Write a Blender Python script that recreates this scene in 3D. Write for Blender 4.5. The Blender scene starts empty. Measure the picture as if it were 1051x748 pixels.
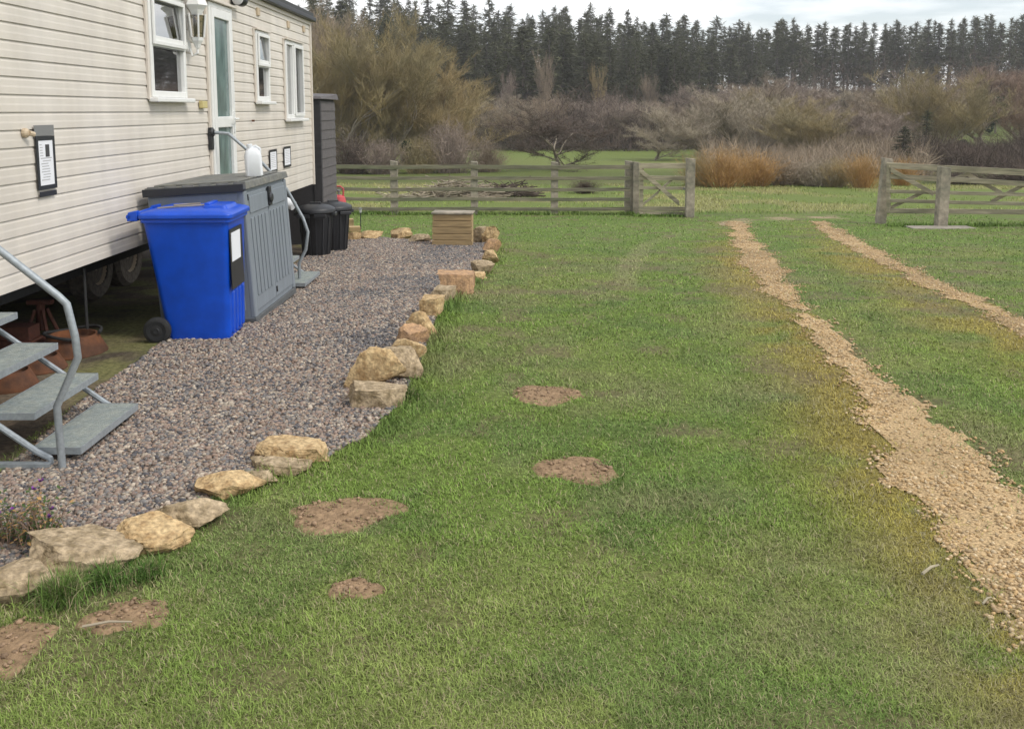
import bpy, bmesh, math, random
import numpy as np
from mathutils import Vector, Matrix, noise as mn
random.seed(7); rng = np.random.default_rng(7)
sc = bpy.context.scene
C = sc.collection
R = math.radians

# ------------------------------------------------------------------ camera
F, TP, EYE = 950.0, 0.1266, 1.75
pitch = math.atan(TP); cp, sp = math.cos(pitch), math.sin(pitch)
cam = bpy.data.cameras.new('camera'); camo = bpy.data.objects.new('camera', cam); C.objects.link(camo)
camo.location = (0, 0, EYE); camo.rotation_euler = (R(90) - pitch, 0, 0)
cam.sensor_fit = 'HORIZONTAL'; cam.sensor_width = 36; cam.lens = 36 * F / 1051
cam.shift_y = -(374 - 233.7) / 1051; cam.clip_start = .05; cam.clip_end = 2000
sc.camera = camo
# ------------------------------------------------------------------ world, sun, exposure
SUN_EL, SUN_AZ = R(48), R(115)           # azimuth clockwise from +Y
w = bpy.data.worlds.new('World'); sc.world = w; w.use_nodes = True
nt = w.node_tree; nt.nodes.clear()
def nd(t, **k):
    n = nt.nodes.new(t)
    for a, b in k.items(): setattr(n, a, b)
    return n
sky = nd('ShaderNodeTexSky', sky_type='NISHITA', sun_disc=False, sun_elevation=SUN_EL, sun_rotation=SUN_AZ, air_density=1.0, dust_density=1.5)
tc = nd('ShaderNodeTexCoord'); mp = nd('ShaderNodeMapping'); mp.inputs['Scale'].default_value = (1.6, 1.6, 9)
no = nd('ShaderNodeTexNoise'); no.inputs['Scale'].default_value = 1.7; no.inputs['Detail'].default_value = 7; no.inputs['Roughness'].default_value = .55
rp = nd('ShaderNodeValToRGB'); rp.color_ramp.elements[0].position = .40; rp.color_ramp.elements[1].position = .56
rp.color_ramp.elements[0].color = (.25, .25, .25, 1); rp.color_ramp.elements[1].color = (1, 1, 1, 1)
mx = nd('ShaderNodeMixRGB'); mx.inputs['Color2'].default_value = (9.8, 9.9, 10.0, 1)
bg = nd('ShaderNodeBackground'); bg.inputs['Strength'].default_value = .11
out = nd('ShaderNodeOutputWorld')
L = nt.links
L.new(tc.outputs['Generated'], mp.inputs['Vector']); L.new(mp.outputs[0], no.inputs['Vector']); L.new(no.outputs['Fac'], rp.inputs['Fac'])
L.new(rp.outputs['Color'], mx.inputs['Fac']); L.new(sky.outputs[0], mx.inputs['Color1']); L.new(mx.outputs[0], bg.inputs['Color']); L.new(bg.outputs[0], out.inputs[0])
sl = bpy.data.lights.new('sun', 'SUN'); sl.energy = 1.5; sl.angle = R(14); sl.color = (1, .95, .87)
so = bpy.data.objects.new('sun', sl); C.objects.link(so)
sd = Vector((math.sin(SUN_AZ) * math.cos(SUN_EL), math.cos(SUN_AZ) * math.cos(SUN_EL), math.sin(SUN_EL)))
so.rotation_euler = (-sd).to_track_quat('-Z', 'Y').to_euler(); so.location = (20, -10, 30)
sc.view_settings.view_transform = 'Standard'; sc.view_settings.look = 'None'; sc.view_settings.gamma = 1
sc.view_settings.use_curve_mapping = False; sc.view_settings.exposure = 0.5

# ------------------------------------------------------------------ terrain function and helpers
def vnoise(x, y, s, seed=0):
    x = np.asarray(x, float) / s; y = np.asarray(y, float) / s
    xi = np.floor(x).astype(np.int64); yi = np.floor(y).astype(np.int64); fx = x - xi; fy = y - yi
    fx = fx * fx * (3 - 2 * fx); fy = fy * fy * (3 - 2 * fy)
    def h(a, b):
        n = (a * 374761393 + b * 668265263 + seed * 1442695041) & 0x7fffffff
        n = ((n ^ (n >> 13)) * 1274126177) & 0x7fffffff
        return ((n ^ (n >> 16)) & 0xffff) / 65535.0
    return (h(xi, yi) * (1 - fx) + h(xi + 1, yi) * fx) * (1 - fy) + (h(xi, yi + 1) * (1 - fx) + h(xi + 1, yi + 1) * fx) * fy
def fbm(x, y, s, seed=0, o=4):
    v = 0; a = .5; t = 0
    for k in range(o):
        v = v + a * vnoise(x, y, s / 2 ** k, seed + 17 * k); t += a; a *= .55
    return v / t
def sst(a, b, x):
    t = np.clip((np.asarray(x, float) - a) / (b - a), 0, 1); return t * t * (3 - 2 * t)
YK = [-400, 0, 8, 20, 34, 50, 75, 95, 125, 170, 195, 260, 420]
ZK = [0, 0, 0, -.65, -1.05, -1.35, -1.6, -1.2, 2.0, 5.6, 5.0, -3, -8]
def H(x, y):
    x = np.asarray(x, float); y = np.asarray(y, float)
    sm = np.clip(np.abs(y) * .06, .2, 8)
    z = (np.interp(y - sm, YK, ZK) + np.interp(y, YK, ZK) * 2 + np.interp(y + sm, YK, ZK)) / 4
    z = z + sst(28, 55, x) * sst(62, 95, y) * 2.6 * (1 - sst(110, 150, y)) 
    z = z + sst(-5, -60, x) * sst(90, 140, y) * 5
    z = z + (fbm(x, y, 1.3, 3, 3) - .5) * .035 * sst(2, 6, y) + (fbm(x, y, 14, 5, 3) - .5) * .5 * sst(24, 45, y)
    return z
def h1(x, y): return float(H(x, y))
def ray(px, py):
    a = (px - 525.5) / F; b = -(py - 233.7) / F
    return (a, cp + b * sp, -sp + b * cp)
_t = np.concatenate([np.linspace(1, 30, 6000), np.linspace(30, 260, 8000)])
def G(px, py):
    r = ray(px, py); z = EYE + r[2] * _t
    i = int(np.argmax(z < H(r[0] * _t, r[1] * _t)))
    return r[0] * _t[i], r[1] * _t[i]
def AT(px, py, Y):
    r = ray(px, py); t = Y / r[1]; return (r[0] * t, Y, EYE + r[2] * t)

# ------------------------------------------------------------------ materials
def mat(name, col, rough=.8, metal=0, var=.0, vscale=8, col2=None, bump=0, bscale=60, spec=.5, attr=None, rnd=0, coord='Object', stretch=(1, 1, 1), detail=5, lo=.35, hi=.65):
    m = bpy.data.materials.new(name); m.use_nodes = True; t = m.node_tree; n = t.nodes; l = t.links
    b = n['Principled BSDF']; b.inputs['Roughness'].default_value = rough; b.inputs['Metallic'].default_value = metal
    b.inputs['Specular IOR Level'].default_value = spec
    b.inputs['Base Color'].default_value = (*col, 1)
    tcn = n.new('ShaderNodeTexCoord'); mpn = n.new('ShaderNodeMapping'); mpn.inputs['Scale'].default_value = stretch
    l.new(tcn.outputs[coord], mpn.inputs[0])
    cur = None
    if attr:
        a = n.new('ShaderNodeAttribute'); a.attribute_name = attr; cur = a.outputs['Color']
    if col2:
        q = n.new('ShaderNodeTexNoise'); q.inputs['Scale'].default_value = vscale; q.inputs['Detail'].default_value = detail; l.new(mpn.outputs[0], q.inputs['Vector'])
        r = n.new('ShaderNodeValToRGB'); r.color_ramp.elements[0].position = lo; r.color_ramp.elements[1].position = hi
        r.color_ramp.elements[0].color = (*col, 1); r.color_ramp.elements[1].color = (*col2, 1); l.new(q.outputs['Fac'], r.inputs[0]); cur = r.outputs[0]
    if var:
        q = n.new('ShaderNodeTexNoise'); q.inputs['Scale'].default_value = vscale * 3.1; q.inputs['Detail'].default_value = 6; l.new(mpn.outputs[0], q.inputs['Vector'])
        h = n.new('ShaderNodeMapRange'); h.inputs[1].default_value = .3; h.inputs[2].default_value = .7; h.inputs[3].default_value = 1 - var; h.inputs[4].default_value = 1 + var
        l.new(q.outputs['Fac'], h.inputs[0])
        mm = n.new('ShaderNodeVectorMath'); mm.operation = 'SCALE'
        if cur: l.new(cur, mm.inputs[0])
        else: mm.inputs[0].default_value = col
        l.new(h.outputs[0], mm.inputs['Scale']); cur = mm.outputs[0]
    if rnd:
        oi = n.new('ShaderNodeObjectInfo'); h = n.new('ShaderNodeMapRange'); h.inputs[3].default_value = 1 - rnd; h.inputs[4].default_value = 1 + rnd
        l.new(oi.outputs['Random'], h.inputs[0]); mm = n.new('ShaderNodeVectorMath'); mm.operation = 'SCALE'
        if cur: l.new(cur, mm.inputs[0])
        else: mm.inputs[0].default_value = col
        l.new(h.outputs[0], mm.inputs['Scale']); cur = mm.outputs[0]
    if cur: l.new(cur, b.inputs['Base Color'])
    if bump:
        q = n.new('ShaderNodeTexNoise'); q.inputs['Scale'].default_value = bscale; q.inputs['Detail'].default_value = 6; l.new(mpn.outputs[0], q.inputs['Vector'])
        bb = n.new('ShaderNodeBump'); bb.inputs['Strength'].default_value = bump; bb.inputs['Distance'].default_value = .01
        l.new(q.outputs['Fac'], bb.inputs['Height']); l.new(bb.outputs[0], b.inputs['Normal'])
    return m
def glass_mat(name, tint, refl=.35):
    m = bpy.data.materials.new(name); m.use_nodes = True; t = m.node_tree; n = t.nodes; l = t.links; n.remove(n['Principled BSDF'])
    tr = n.new('ShaderNodeBsdfTransparent'); tr.inputs[0].default_value = (*tint, 1)
    gl = n.new('ShaderNodeBsdfGlossy'); gl.inputs['Roughness'].default_value = .03
    lw = n.new('ShaderNodeFresnel'); lw.inputs[0].default_value = 1.5
    ad = n.new('ShaderNodeMath'); ad.operation = 'MULTIPLY_ADD'; ad.inputs[1].default_value = 1.3; ad.inputs[2].default_value = refl
    mxs = n.new('ShaderNodeMixShader'); l.new(lw.outputs[0], ad.inputs[0]); l.new(ad.outputs[0], mxs.inputs[0]); l.new(tr.outputs[0], mxs.inputs[1]); l.new(gl.outputs[0], mxs.inputs[2])
    l.new(mxs.outputs[0], n['Material Output'].inputs[0]); return m
M = {}
M['siding'] = mat('siding', (.62, .575, .515), .5, var=.08, vscale=1.6, stretch=(1, 1, .25), col2=(.59, .54, .47), bump=.05, bscale=30)
M['upvc'] = mat('upvc', (.74, .74, .72), .35, var=.04, vscale=2)
M['trim'] = mat('trim', (.62, .56, .49), .5, var=.04)
M['black'] = mat('black_plastic', (.018, .019, .022), .45, var=.15, vscale=12)
M['rubber'] = mat('rubber', (.02, .02, .02), .8, var=.3, vscale=15)
M['tyre_dusty'] = mat('tyre_dusty', (.13, .11, .09), .9, var=.4, vscale=9)
M['roofm'] = mat('roof_sheet', (.035, .036, .037), .6, var=.2)
M['dark'] = mat('dark_interior', (.06, .045, .035), .9, var=.2)
M['curtain'] = mat('curtain', (.55, .55, .55), .9, var=.05)
M['glass'] = glass_mat('window_glass', (.75, .8, .8), .38)
M['frosted'] = mat('frosted_glass', (.13, .19, .18), .12, var=.35, vscale=3, spec=.8, stretch=(1, 1, .4))
M['steel'] = mat('galvanised_steel', (.30, .33, .35), .48, .35, var=.15, vscale=14, bump=.1, bscale=90)
M['tread'] = mat('tread_grating', (.20, .23, .225), .75, .1, var=.22, vscale=16, col2=(.27, .29, .26), bump=.5, bscale=160)
M['rust'] = mat('rust', (.15, .055, .02), .9, col2=(.07, .03, .015), vscale=7, var=.25, bump=.3, bscale=50)
M['redox'] = mat('red_oxide', (.09, .03, .018), .8, var=.3)
M['blue'] = mat('blue_plastic', (.002, .066, .50), .38, var=.14, vscale=2.5, bump=.04, bscale=220)
M['gbox'] = mat('grey_plastic', (.185, .21, .235), .6, var=.07, vscale=5, bump=.12, bscale=60, stretch=(1, 1, .12))
M['glid'] = mat('dark_grey_lid', (.085, .09, .092), .65, var=.2, vscale=6)
M['glidtop'] = mat('dusty_lid', (.12, .125, .12), .75, var=.25, vscale=6, col2=(.17,.165,.14))
M['hdpe'] = mat('white_hdpe', (.66, .68, .70), .35, var=.03)
M['paper'] = mat('paper', (.74, .75, .78), .7)
M['ink'] = mat('ink', (.05, .05, .05), .7)
M['greyink'] = mat('faint_ink', (.42, .42, .43), .7)
M['greytape'] = mat('grey_tape', (.19, .19, .185), .6)
M['duct'] = mat('beige_plastic', (.5, .4, .28), .6)
M['yel'] = mat('yellow_plastic', (.52, .44, .2), .6)
M['shed'] = mat('shed_board', (.095, .085, .085), .8, var=.15, vscale=4, bump=.2, bscale=40)
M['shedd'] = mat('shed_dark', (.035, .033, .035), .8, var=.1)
M['timber'] = mat('weathered_timber', (.34, .29, .225), .9, col2=(.19, .175, .13), vscale=3, var=.35, bump=.5, bscale=30, stretch=(1, 1, 1))
M['rail'] = mat('rail_timber', (.20, .175, .12), .9, col2=(.12, .125, .075), vscale=2.4, var=.35, bump=.5, bscale=30, stretch=(.3, 1, 4))
M['pale_rail'] = mat('pale_rail_timber', (.36, .31, .22), .9, col2=(.22, .20, .13), vscale=2.4, var=.3, bump=.5, bscale=30, stretch=(.3, 1, 4))
M['crate'] = mat('crate_timber', (.40, .28, .14), .8, col2=(.28, .20, .10), vscale=3, var=.2, bump=.3, bscale=30, stretch=(.4, 1, 5))
M['red'] = mat('red_paint', (.50, .07, .075), .4, var=.1)
M['metal'] = mat('zinc', (.3, .3, .3), .4, .8)
M['stone1'] = mat('sandstone', (.56, .41, .22), .92, col2=(.30, .19, .085), vscale=19, var=.35, bump=1, bscale=40, detail=12, lo=.34, hi=.66)
M['stone2'] = mat('grey_sandstone', (.44, .34, .22), .92, col2=(.19, .14, .075), vscale=19, var=.35, bump=1, bscale=40, detail=12, lo=.34, hi=.66)
M['stone3'] = mat('orange_sandstone', (.48, .29, .15), .92, col2=(.30, .19, .11), vscale=19, var=.28, bump=.9, bscale=40, detail=12, lo=.34, hi=.66)
M['concrete'] = mat('concrete', (.26, .23, .185), .9, var=.2, vscale=3)
M['ground'] = mat('ground', (.1, .1, .05), .95, attr='Col', var=.38, vscale=9, bump=.9, bscale=45, spec=.15)
M['gravelbed'] = mat('gravel_bed', (.085, .07, .065), .95, attr='Col', var=.5, vscale=30, bump=1, bscale=70, spec=.1)
M['pebble'] = mat('pebbles', (.2, .2, .2), .85, attr='Col', var=.15, vscale=30, spec=.25)
M['grass'] = mat('grass', (.1, .2, .05), .7, attr='Col', spec=.15)
M['soil'] = mat('soil', (.30, .205, .125), .98, col2=(.22, .15, .09), vscale=14, var=.28, bump=1, bscale=60, spec=.05)
M['bark'] = mat('bark', (.27, .23, .175), .95, var=.3, vscale=2, rnd=.2)
M['conbark'] = mat('conifer_bark', (.10, .085, .075), .95, var=.3, vscale=1)
for k, c, c2 in [('needles', (.056, .060, .030), (.078, .080, .040)), ('needles2', (.042, .052, .026), (.055, .062, .034)),
                 ('ivy', (.018, .036, .014), (.035, .055, .022)), ('leafg', (.06, .11, .03), (.09, .13, .04))]:
    M[k] = mat(k, c, .8, col2=c2, vscale=.5, var=.25, rnd=.22, spec=.2)
for k, c, c2 in [('tw_olive', (.33, .26, .13), (.22, .19, .11)), ('tw_brown', (.33, .26, .185), (.24, .19, .14)), ('tw_purple', (.31, .245, .20), (.23, .185, .15)),
                 ('tw_orange', (.46, .27, .10), (.33, .22, .10)), ('tw_grey', (.36, .305, .225), (.26, .22, .165)), ('tw_dark', (0.120, 0.088, 0.072), (0.088, 0.072, 0.056)),
                 ('tw_red', (.29, .20, .145), (.21, .15, .11)), ('tw_gold', (.36, .27, .13), (.27, .22, .12))]:
    M[k] = mat(k, c, .9, col2=c2, vscale=.35, var=.22, spec=.1)

# ------------------------------------------------------------------ object helpers
def tag(o, label=None, cat=None, group=None, kind=None):
    for k, v in (('label', label), ('category', cat), ('group', group), ('kind', kind)):
        if v: o[k] = v
    return o
def thing(name, label, cat, loc=(0, 0, 0), rz=0, group=None):
    o = bpy.data.objects.new(name, None); C.objects.link(o); o.location = loc; o.rotation_euler = (0, 0, rz); o.empty_display_size = .2
    return tag(o, label, cat, group)
class MB:
    def __init__(s): s.v = []; s.f = []; s.mi = []
    def add(s, vs, fs, m=0):
        k = len(s.v); s.v += [tuple(p) for p in vs]; s.f += [tuple(i + k for i in f) for f in fs]; s.mi += [m] * len(fs); return s
    def box(s, x0, x1, y0, y1, z0, z1, m=0):
        vs = [(x, y, z) for z in (z0, z1) for y in (y0, y1) for x in (x0, x1)]
        return s.add(vs, [(0, 2, 3, 1), (4, 5, 7, 6), (0, 1, 5, 4), (2, 6, 7, 3), (0, 4, 6, 2), (1, 3, 7, 5)], m)
    def hexa(s, b, t, m=0):   # two quads (ccw seen from above)
        return s.add(list(b) + list(t), [(3, 2, 1, 0), (4, 5, 6, 7), (0, 1, 5, 4), (1, 2, 6, 5), (2, 3, 7, 6), (3, 0, 4, 7)], m)
    def tube(s, pts, r, n=8, m=0, cap=True):
        pts = [Vector(p) for p in pts]; rr = r if isinstance(r, (list, tuple)) else [r] * len(pts)
        k = len(s.v); up = None
        for i, p in enumerate(pts):
            d = ((pts[i + 1] if i + 1 < len(pts) else p) - (pts[i - 1] if i else p)).normalized()
            if up is None: up = Vector((0, 0, 1)) if abs(d.z) < .9 else Vector((1, 0, 0))
            a = d.cross(up).normalized(); b = a.cross(d).normalized(); up = b
            for j in range(n):
                t = 2 * math.pi * j / n; s.v.append(tuple(p + (a * math.cos(t) + b * math.sin(t)) * rr[i]))
        for i in range(len(pts) - 1):
            for j in range(n):
                q = (j + 1) % n; s.f.append((k + i * n + j, k + i * n + q, k + (i + 1) * n + q, k + (i + 1) * n + j)); s.mi.append(m)
        if cap:
            s.f.append(tuple(k + j for j in reversed(range(n)))); s.f.append(tuple(k + (len(pts) - 1) * n + j for j in range(n))); s.mi += [m, m]
        return s
    def lathe(s, prof, n=24, c=(0, 0, 0), axis='z', m=0):
        k = len(s.v)
        for (r, h) in prof:
            for j in range(n):
                t = 2 * math.pi * j / n; a, b = r * math.cos(t), r * math.sin(t)
                p = (a, b, h) if axis == 'z' else ((h, a, b) if axis == 'x' else (b, h, a))
                s.v.append((p[0] + c[0], p[1] + c[1], p[2] + c[2]))
        for i in range(len(prof) - 1):
            for j in range(n):
                q = (j + 1) % n; s.f.append((k + i * n + j, k + i * n + q, k + (i + 1) * n + q, k + (i + 1) * n + j)); s.mi.append(m)
        s.f.append(tuple(k + j for j in reversed(range(n)))); s.f.append(tuple(k + (len(prof) - 1) * n + j for j in range(n))); s.mi += [m, m]
        return s
    def build(s, name, mats, parent=None, smooth=False, bevel=0, angle=35):
        me = bpy.data.meshes.new(name); me.from_pydata(s.v, [], s.f)
        if not isinstance(mats, (list, tuple)): mats = [mats]
        for m_ in mats: me.materials.append(m_)
        if len(mats) > 1: me.polygons.foreach_set('material_index', s.mi)
        me.update()
        o = bpy.data.objects.new(name, me); C.objects.link(o)
        if parent: o.parent = parent
        if smooth: me.polygons.foreach_set('use_smooth', [True] * len(me.polygons)); me.set_sharp_from_angle(angle=R(angle))
        if bevel:
            b = o.modifiers.new('bevel', 'BEVEL'); b.width = bevel; b.segments = 2; b.limit_method = 'ANGLE'; b.angle_limit = R(30)
        return o
def np_mesh(name, verts, faces_list, material, cols=None, parent=None, smooth=False):
    """verts (N,3); faces_list: list of (K,n) int arrays"""
    me = bpy.data.meshes.new(name); verts = np.ascontiguousarray(verts, np.float32)
    me.vertices.add(len(verts)); me.vertices.foreach_set('co', verts.ravel())
    li = np.concatenate([f.ravel() for f in faces_list]).astype(np.int32)
    lt = np.concatenate([np.full(len(f), f.shape[1], np.int32) for f in faces_list])
    ls = np.concatenate([[0], np.cumsum(lt)[:-1]]).astype(np.int32)
    me.loops.add(len(li)); me.loops.foreach_set('vertex_index', li)
    me.polygons.add(len(lt)); me.polygons.foreach_set('loop_start', ls); me.polygons.foreach_set('loop_total', lt)
    if smooth: me.polygons.foreach_set('use_smooth', np.ones(len(lt), bool))
    me.materials.append(material)
    if cols is not None:
        a = me.color_attributes.new('Col', 'FLOAT_COLOR', 'POINT')
        cc = np.ones((len(verts), 4), np.float32); cc[:, :3] = cols; a.data.foreach_set('color', cc.ravel())
    me.update(); me.validate()
    o = bpy.data.objects.new(name, me); C.objects.link(o)
    if parent: o.parent = parent
    return o
def copy_tree(o, parent=None):
    c = o.copy(); C.objects.link(c)
    if parent is not None: c.parent = parent
    for ch in list(o.children): copy_tree(ch, c)
    return c

# ------------------------------------------------------------------ ground masks
yard_px = [(-160, 640), (-40, 612), (45, 575), (130, 548), (200, 520), (270, 482), (335, 471), (372, 452), (405, 418), (424, 386), (440, 345), (458, 302), (484, 284), (500, 266), (503, 249), (486, 245), (430, 247), (390, 244), (352, 240)]
yard = [G(*q) for q in yard_px]
yard = yard + [(-3.3, yard[-1][1] + .1), (-2.85, 13.2), (-2.72, 10), (-2.66, 7.2), G(137, 374), G(100, 398), G(60, 438), G(0, 488), G(-80, 545)]
yard = np.array(yard)
def inpoly(x, y, P):
    x = np.asarray(x, float); y = np.asarray(y, float); c = np.zeros(np.broadcast(x, y).shape, bool)
    for i in range(len(P)):
        x1, y1 = P[i]; x2, y2 = P[i - 1]
        if y1 == y2: continue
        c ^= ((y1 > y) != (y2 > y)) & (x < (x2 - x1) * (y - y1) / (y2 - y1) + x1)
    return c
# wheel tracks: (pixel row, left, right)
T1 = [(226, 744, 764), (235, 745, 771), (252, 748, 783), (270, 756, 801), (304, 786, 825), (339, 826, 858), (374, 852, 898), (408, 872, 936), (440, 888, 972), (481, 910, 1030), (522, 938, 1092), (564, 975, 1160), (605, 1014, 1230), (650, 1047, 1300), (700, 1090, 1370)]
T2 = [(227, 826, 850), (236, 838, 866), (252, 864, 896), (270, 896, 930), (287, 930, 965), (304, 968, 1008), (322, 1003, 1046), (339, 1034, 1085), (374, 1105, 1180), (420, 1210, 1300), (480, 1330, 1450)]
def track_tab(T):
    r = []
    for (y, a, b) in T:
        p, q = G(a, y), G(b, y); r.append(((p[1] + q[1]) / 2, p[0], q[0]))
    r.sort(); return np.array(r)
TT1, TT2 = track_tab(T1), track_tab(T2)
def track_mask(x, y, T):      # >0 inside, metres to the nearer edge
    a = np.interp(y, T[:, 0], T[:, 1]); b = np.interp(y, T[:, 0], T[:, 2])
    d = np.minimum(x - a, b - x); 
    return np.where((y > T[0, 0] - 1.5) & (y < T[-1, 0]), d, -9.)
def tnoise(x, y): return .30 * (fbm(x, y, .30, 15, 4) - .5) - .08 * sst(.50, .36, fbm(x, y * .6, .55, 29, 4)) * (.35 + .65 * sst(4, 8, y))
def loopband(x, y):           # gravelly sweep through the gateway
    yc = 21.2 - 2.2 * np.exp(-(np.maximum(x, 4.3) - 4.3) * .9)
    return np.where((x > 4.3) & (x < 7.6), .6 - np.abs(y - yc) * .8, -9.)
soil_px = [(353, 529, 54, 18), (364, 606, 25, 11), (591, 483, 43, 13), (561, 406, 39, 8.5), (130, 634, 40, 18), (6, 668, 36, 34)]
def srad(a, i): return 1 + .13 * np.sin(2 * a + 1.7 * i) + .11 * np.sin(3 * a + 2.3 * i) + .07 * np.sin(5 * a + i) + .05 * np.sin(9 * a + 3 * i)
soils = []
for (px, py, w_, h_) in soil_px:
    c = G(px, py); r_ = G(px + w_, py)[0] - c[0]; t_ = G(px, py - h_)[1] - c[1]; b_ = c[1] - G(px, py + h_)[1]
    soils.append((c[0], c[1] + (t_ - b_) / 2, abs(r_), (t_ + b_) / 2))
def soil_d(x, y):
    d = np.full(np.shape(x), 9.)
    for i, (a, b, r1, r2) in enumerate(soils):
        ang = np.arctan2((y - b) / r2, (x - a) / r1)
        rr = np.hypot((x - a) / r1, (y - b) / r2) / (srad(ang, i) + .5 * (vnoise(x, y, .05, 9) - .5))
        d = np.minimum(d, rr)
    return d
ARC = [G(*q) for q in ((640, 292), (648, 268), (662, 252), (684, 242), (716, 236), (745, 233))]
def lawn_colour(x, y):
    x = np.asarray(x, float); y = np.asarray(y, float); n = x.shape
    A = np.array([.180, .270, .055]); B = np.array([.235, .290, .080]); D = np.array([.125, .205, .055]); MO = np.array([.43, .30, .08]); ST = np.array([.36, .33, .18])
    g1 = fbm(x, y, 1.1, 11, 4); g2 = fbm(x, y, .45, 23, 3); g3 = fbm(x * .5, y, 3.0, 31, 3)
    c = A + (B - A) * sst(.42, .68, g1)[..., None]; c = c + (D - c) * (sst(.48, .68, g2) * .6)[..., None]
    c = c + (B - c) * (sst(.5, .7, g3) * .4)[..., None]
    # trodden, paler towards the foreground right and next to the tracks
    d1 = track_mask(x, y, TT1); d2 = track_mask(x, y, TT2)
    a1 = np.interp(y, TT1[:, 0], TT1[:, 1]) - x; a2 = np.interp(y, TT2[:, 0], TT2[:, 1]) - x
    wv = .6 + .3 * vnoise(x, y, 1.2, 3)
    v1 = sst(wv, -.02, a1) * (a1 > -.2) * ((y < 20) & (y > 2)); v2 = sst(wv + .25, -.02, a2) * (a2 > -.3) * ((y < 20) & (y > 4))
    v = np.maximum(v1, v2) * sst(.22, .5, fbm(x, y, .5, 41, 4)) 
    c = c + (MO - c) * (v * .68)[..., None]
    st = sst(.52, .74, fbm(x, y, .8, 53, 4)) * (.40 + .05 * sst(5, 3, y) )
    c = c + (ST * .75 - c) * st[..., None]
    for (p, q) in zip(ARC[:-1], ARC[1:]):
        dx, dy = q[0] - p[0], q[1] - p[1]; t = np.clip(((x - p[0]) * dx + (y - p[1]) * dy) / (dx * dx + dy * dy), 0, 1); dd = np.hypot(x - p[0] - t * dx, y - p[1] - t * dy)
        c = c + (ST - c) * (.45 * sst(.22, .06, dd))[..., None]
    lush = sst(12, 17, y) * (1 - sst(21, 22.5, y)); c = c + (np.array([.17, .285, .055]) - c) * (lush * .6)[..., None]
    # rough field beyond the fence
    f = sst(22.3, 23.2, y - .25 * np.maximum(0, -x) * 0)
    fb = np.array([.21, .29, .065]) + (np.array([.34, .34, .13]) - np.array([.21, .29, .065])) * (sst(.45, .62, fbm(x, y, 2.2, 61, 4)) * (1 - sst(36, 42, y)) + .25 * sst(.5, .7, fbm(x, y, 9, 67, 3)))[..., None]
    c = c + (fb - c) * f[..., None]
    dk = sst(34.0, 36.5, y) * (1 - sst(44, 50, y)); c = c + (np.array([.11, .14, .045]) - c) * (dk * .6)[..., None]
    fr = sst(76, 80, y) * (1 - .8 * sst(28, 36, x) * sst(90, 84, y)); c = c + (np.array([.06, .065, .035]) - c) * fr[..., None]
    return c
def earth_mask(x, y):         # bare ground under and behind the caravan
    lim = np.interp(y, [0, 3.5, 4.2, 5.2, 6.2, 7.2, 16], [-1.9, -1.9, -2.0, -2.25, -2.5, -2.6, -2.6])
    return sst(lim, lim - .2, x) * sst(15.2, 14.4, y) * (y > -2) * 1.0

# ground sheet
def axis(a, b, s, lo, hi, g=1.13):
    v = list(np.arange(a, b, s)); st = s
    while v[-1] < hi: st *= g; v.append(v[-1] + st)
    st = s
    while v[0] > lo: st *= g; v.insert(0, v[0] - st)
    return np.array(v)
gx = axis(-4.5, 8.5, .07, -420, 420); gy = axis(2.2, 23.5, .07, -60, 480, 1.07)
X, Y = np.meshgrid(gx, gy); Z = H(X, Y)
sdm = soil_d(X, Y)
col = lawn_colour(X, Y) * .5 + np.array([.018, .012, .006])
em = earth_mask(X, Y)
ec = np.array([.13, .10, .07]) + (np.array([.15, .145, .06]) - np.array([.13, .10, .07])) * sst(.45, .62, fbm(X, Y, .8, 71, 4))[..., None]
ec = ec + (np.array([.075, .06, .045]) - ec) * sst(.55, .7, fbm(X, Y, .4, 73, 3))[..., None]
col = col + (ec - col) * em[..., None]
thin = sst(.56, .70, fbm(X, Y, .35, 83, 4)) * (Y < 22)
col = col + (np.array([.13, .10, .06]) - col) * (thin * .6 * (1 - em))[..., None]
lb = np.clip(loopband(X, Y) * 2.2, 0, 1) * sst(.3, .6, fbm(X, Y, .5, 77, 3)); col = col + (np.array([.27, .21, .13]) - col) * lb[..., None]
Z = Z + np.clip(1.0 - sdm, 0, 1) * 0.0
ny, nx = X.shape
idx = np.arange(nx * ny).reshape(ny, nx)
quads = np.stack([idx[:-1, :-1], idx[:-1, 1:], idx[1:, 1:], idx[1:, :-1]], -1).reshape(-1, 4)
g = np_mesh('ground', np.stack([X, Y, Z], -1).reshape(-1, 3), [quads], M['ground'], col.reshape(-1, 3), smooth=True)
tag(g, 'grassy ground sloping away to the fence, field and wooded hill', None, None, 'structure')
def sheet(name, x0, x1, y0, y1, s, inside, colf, lift, label, material):
    xs = np.arange(x0, x1, s); ys = np.arange(y0, y1, s); a, b = np.meshgrid(xs, ys)
    ca, cb = a[:-1, :-1] + s / 2, b[:-1, :-1] + s / 2; keep = inside(ca, cb)
    id_ = np.arange(a.size).reshape(a.shape)
    q = np.stack([id_[:-1, :-1], id_[:-1, 1:], id_[1:, 1:], id_[1:, :-1]], -1)[keep]
    used = np.unique(q); remap = np.zeros(a.size, int); remap[used] = np.arange(len(used))
    v = np.stack([a, b, H(a, b) + lift], -1).reshape(-1, 3)[used]; cl = colf(a, b).reshape(-1, 3)[used]
    o = np_mesh(name, v, [remap[q]], material, cl, smooth=True); tag(o, label, None, None, 'structure'); return o
def yardcol(x, y):
    k = sst(.4, .62, fbm(x, y, .9, 91, 3)); a = np.array([.13, .10, .08]); b = np.array([.085, .08, .08])
    return (a + (b - a) * k[..., None]) * .8
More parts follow.
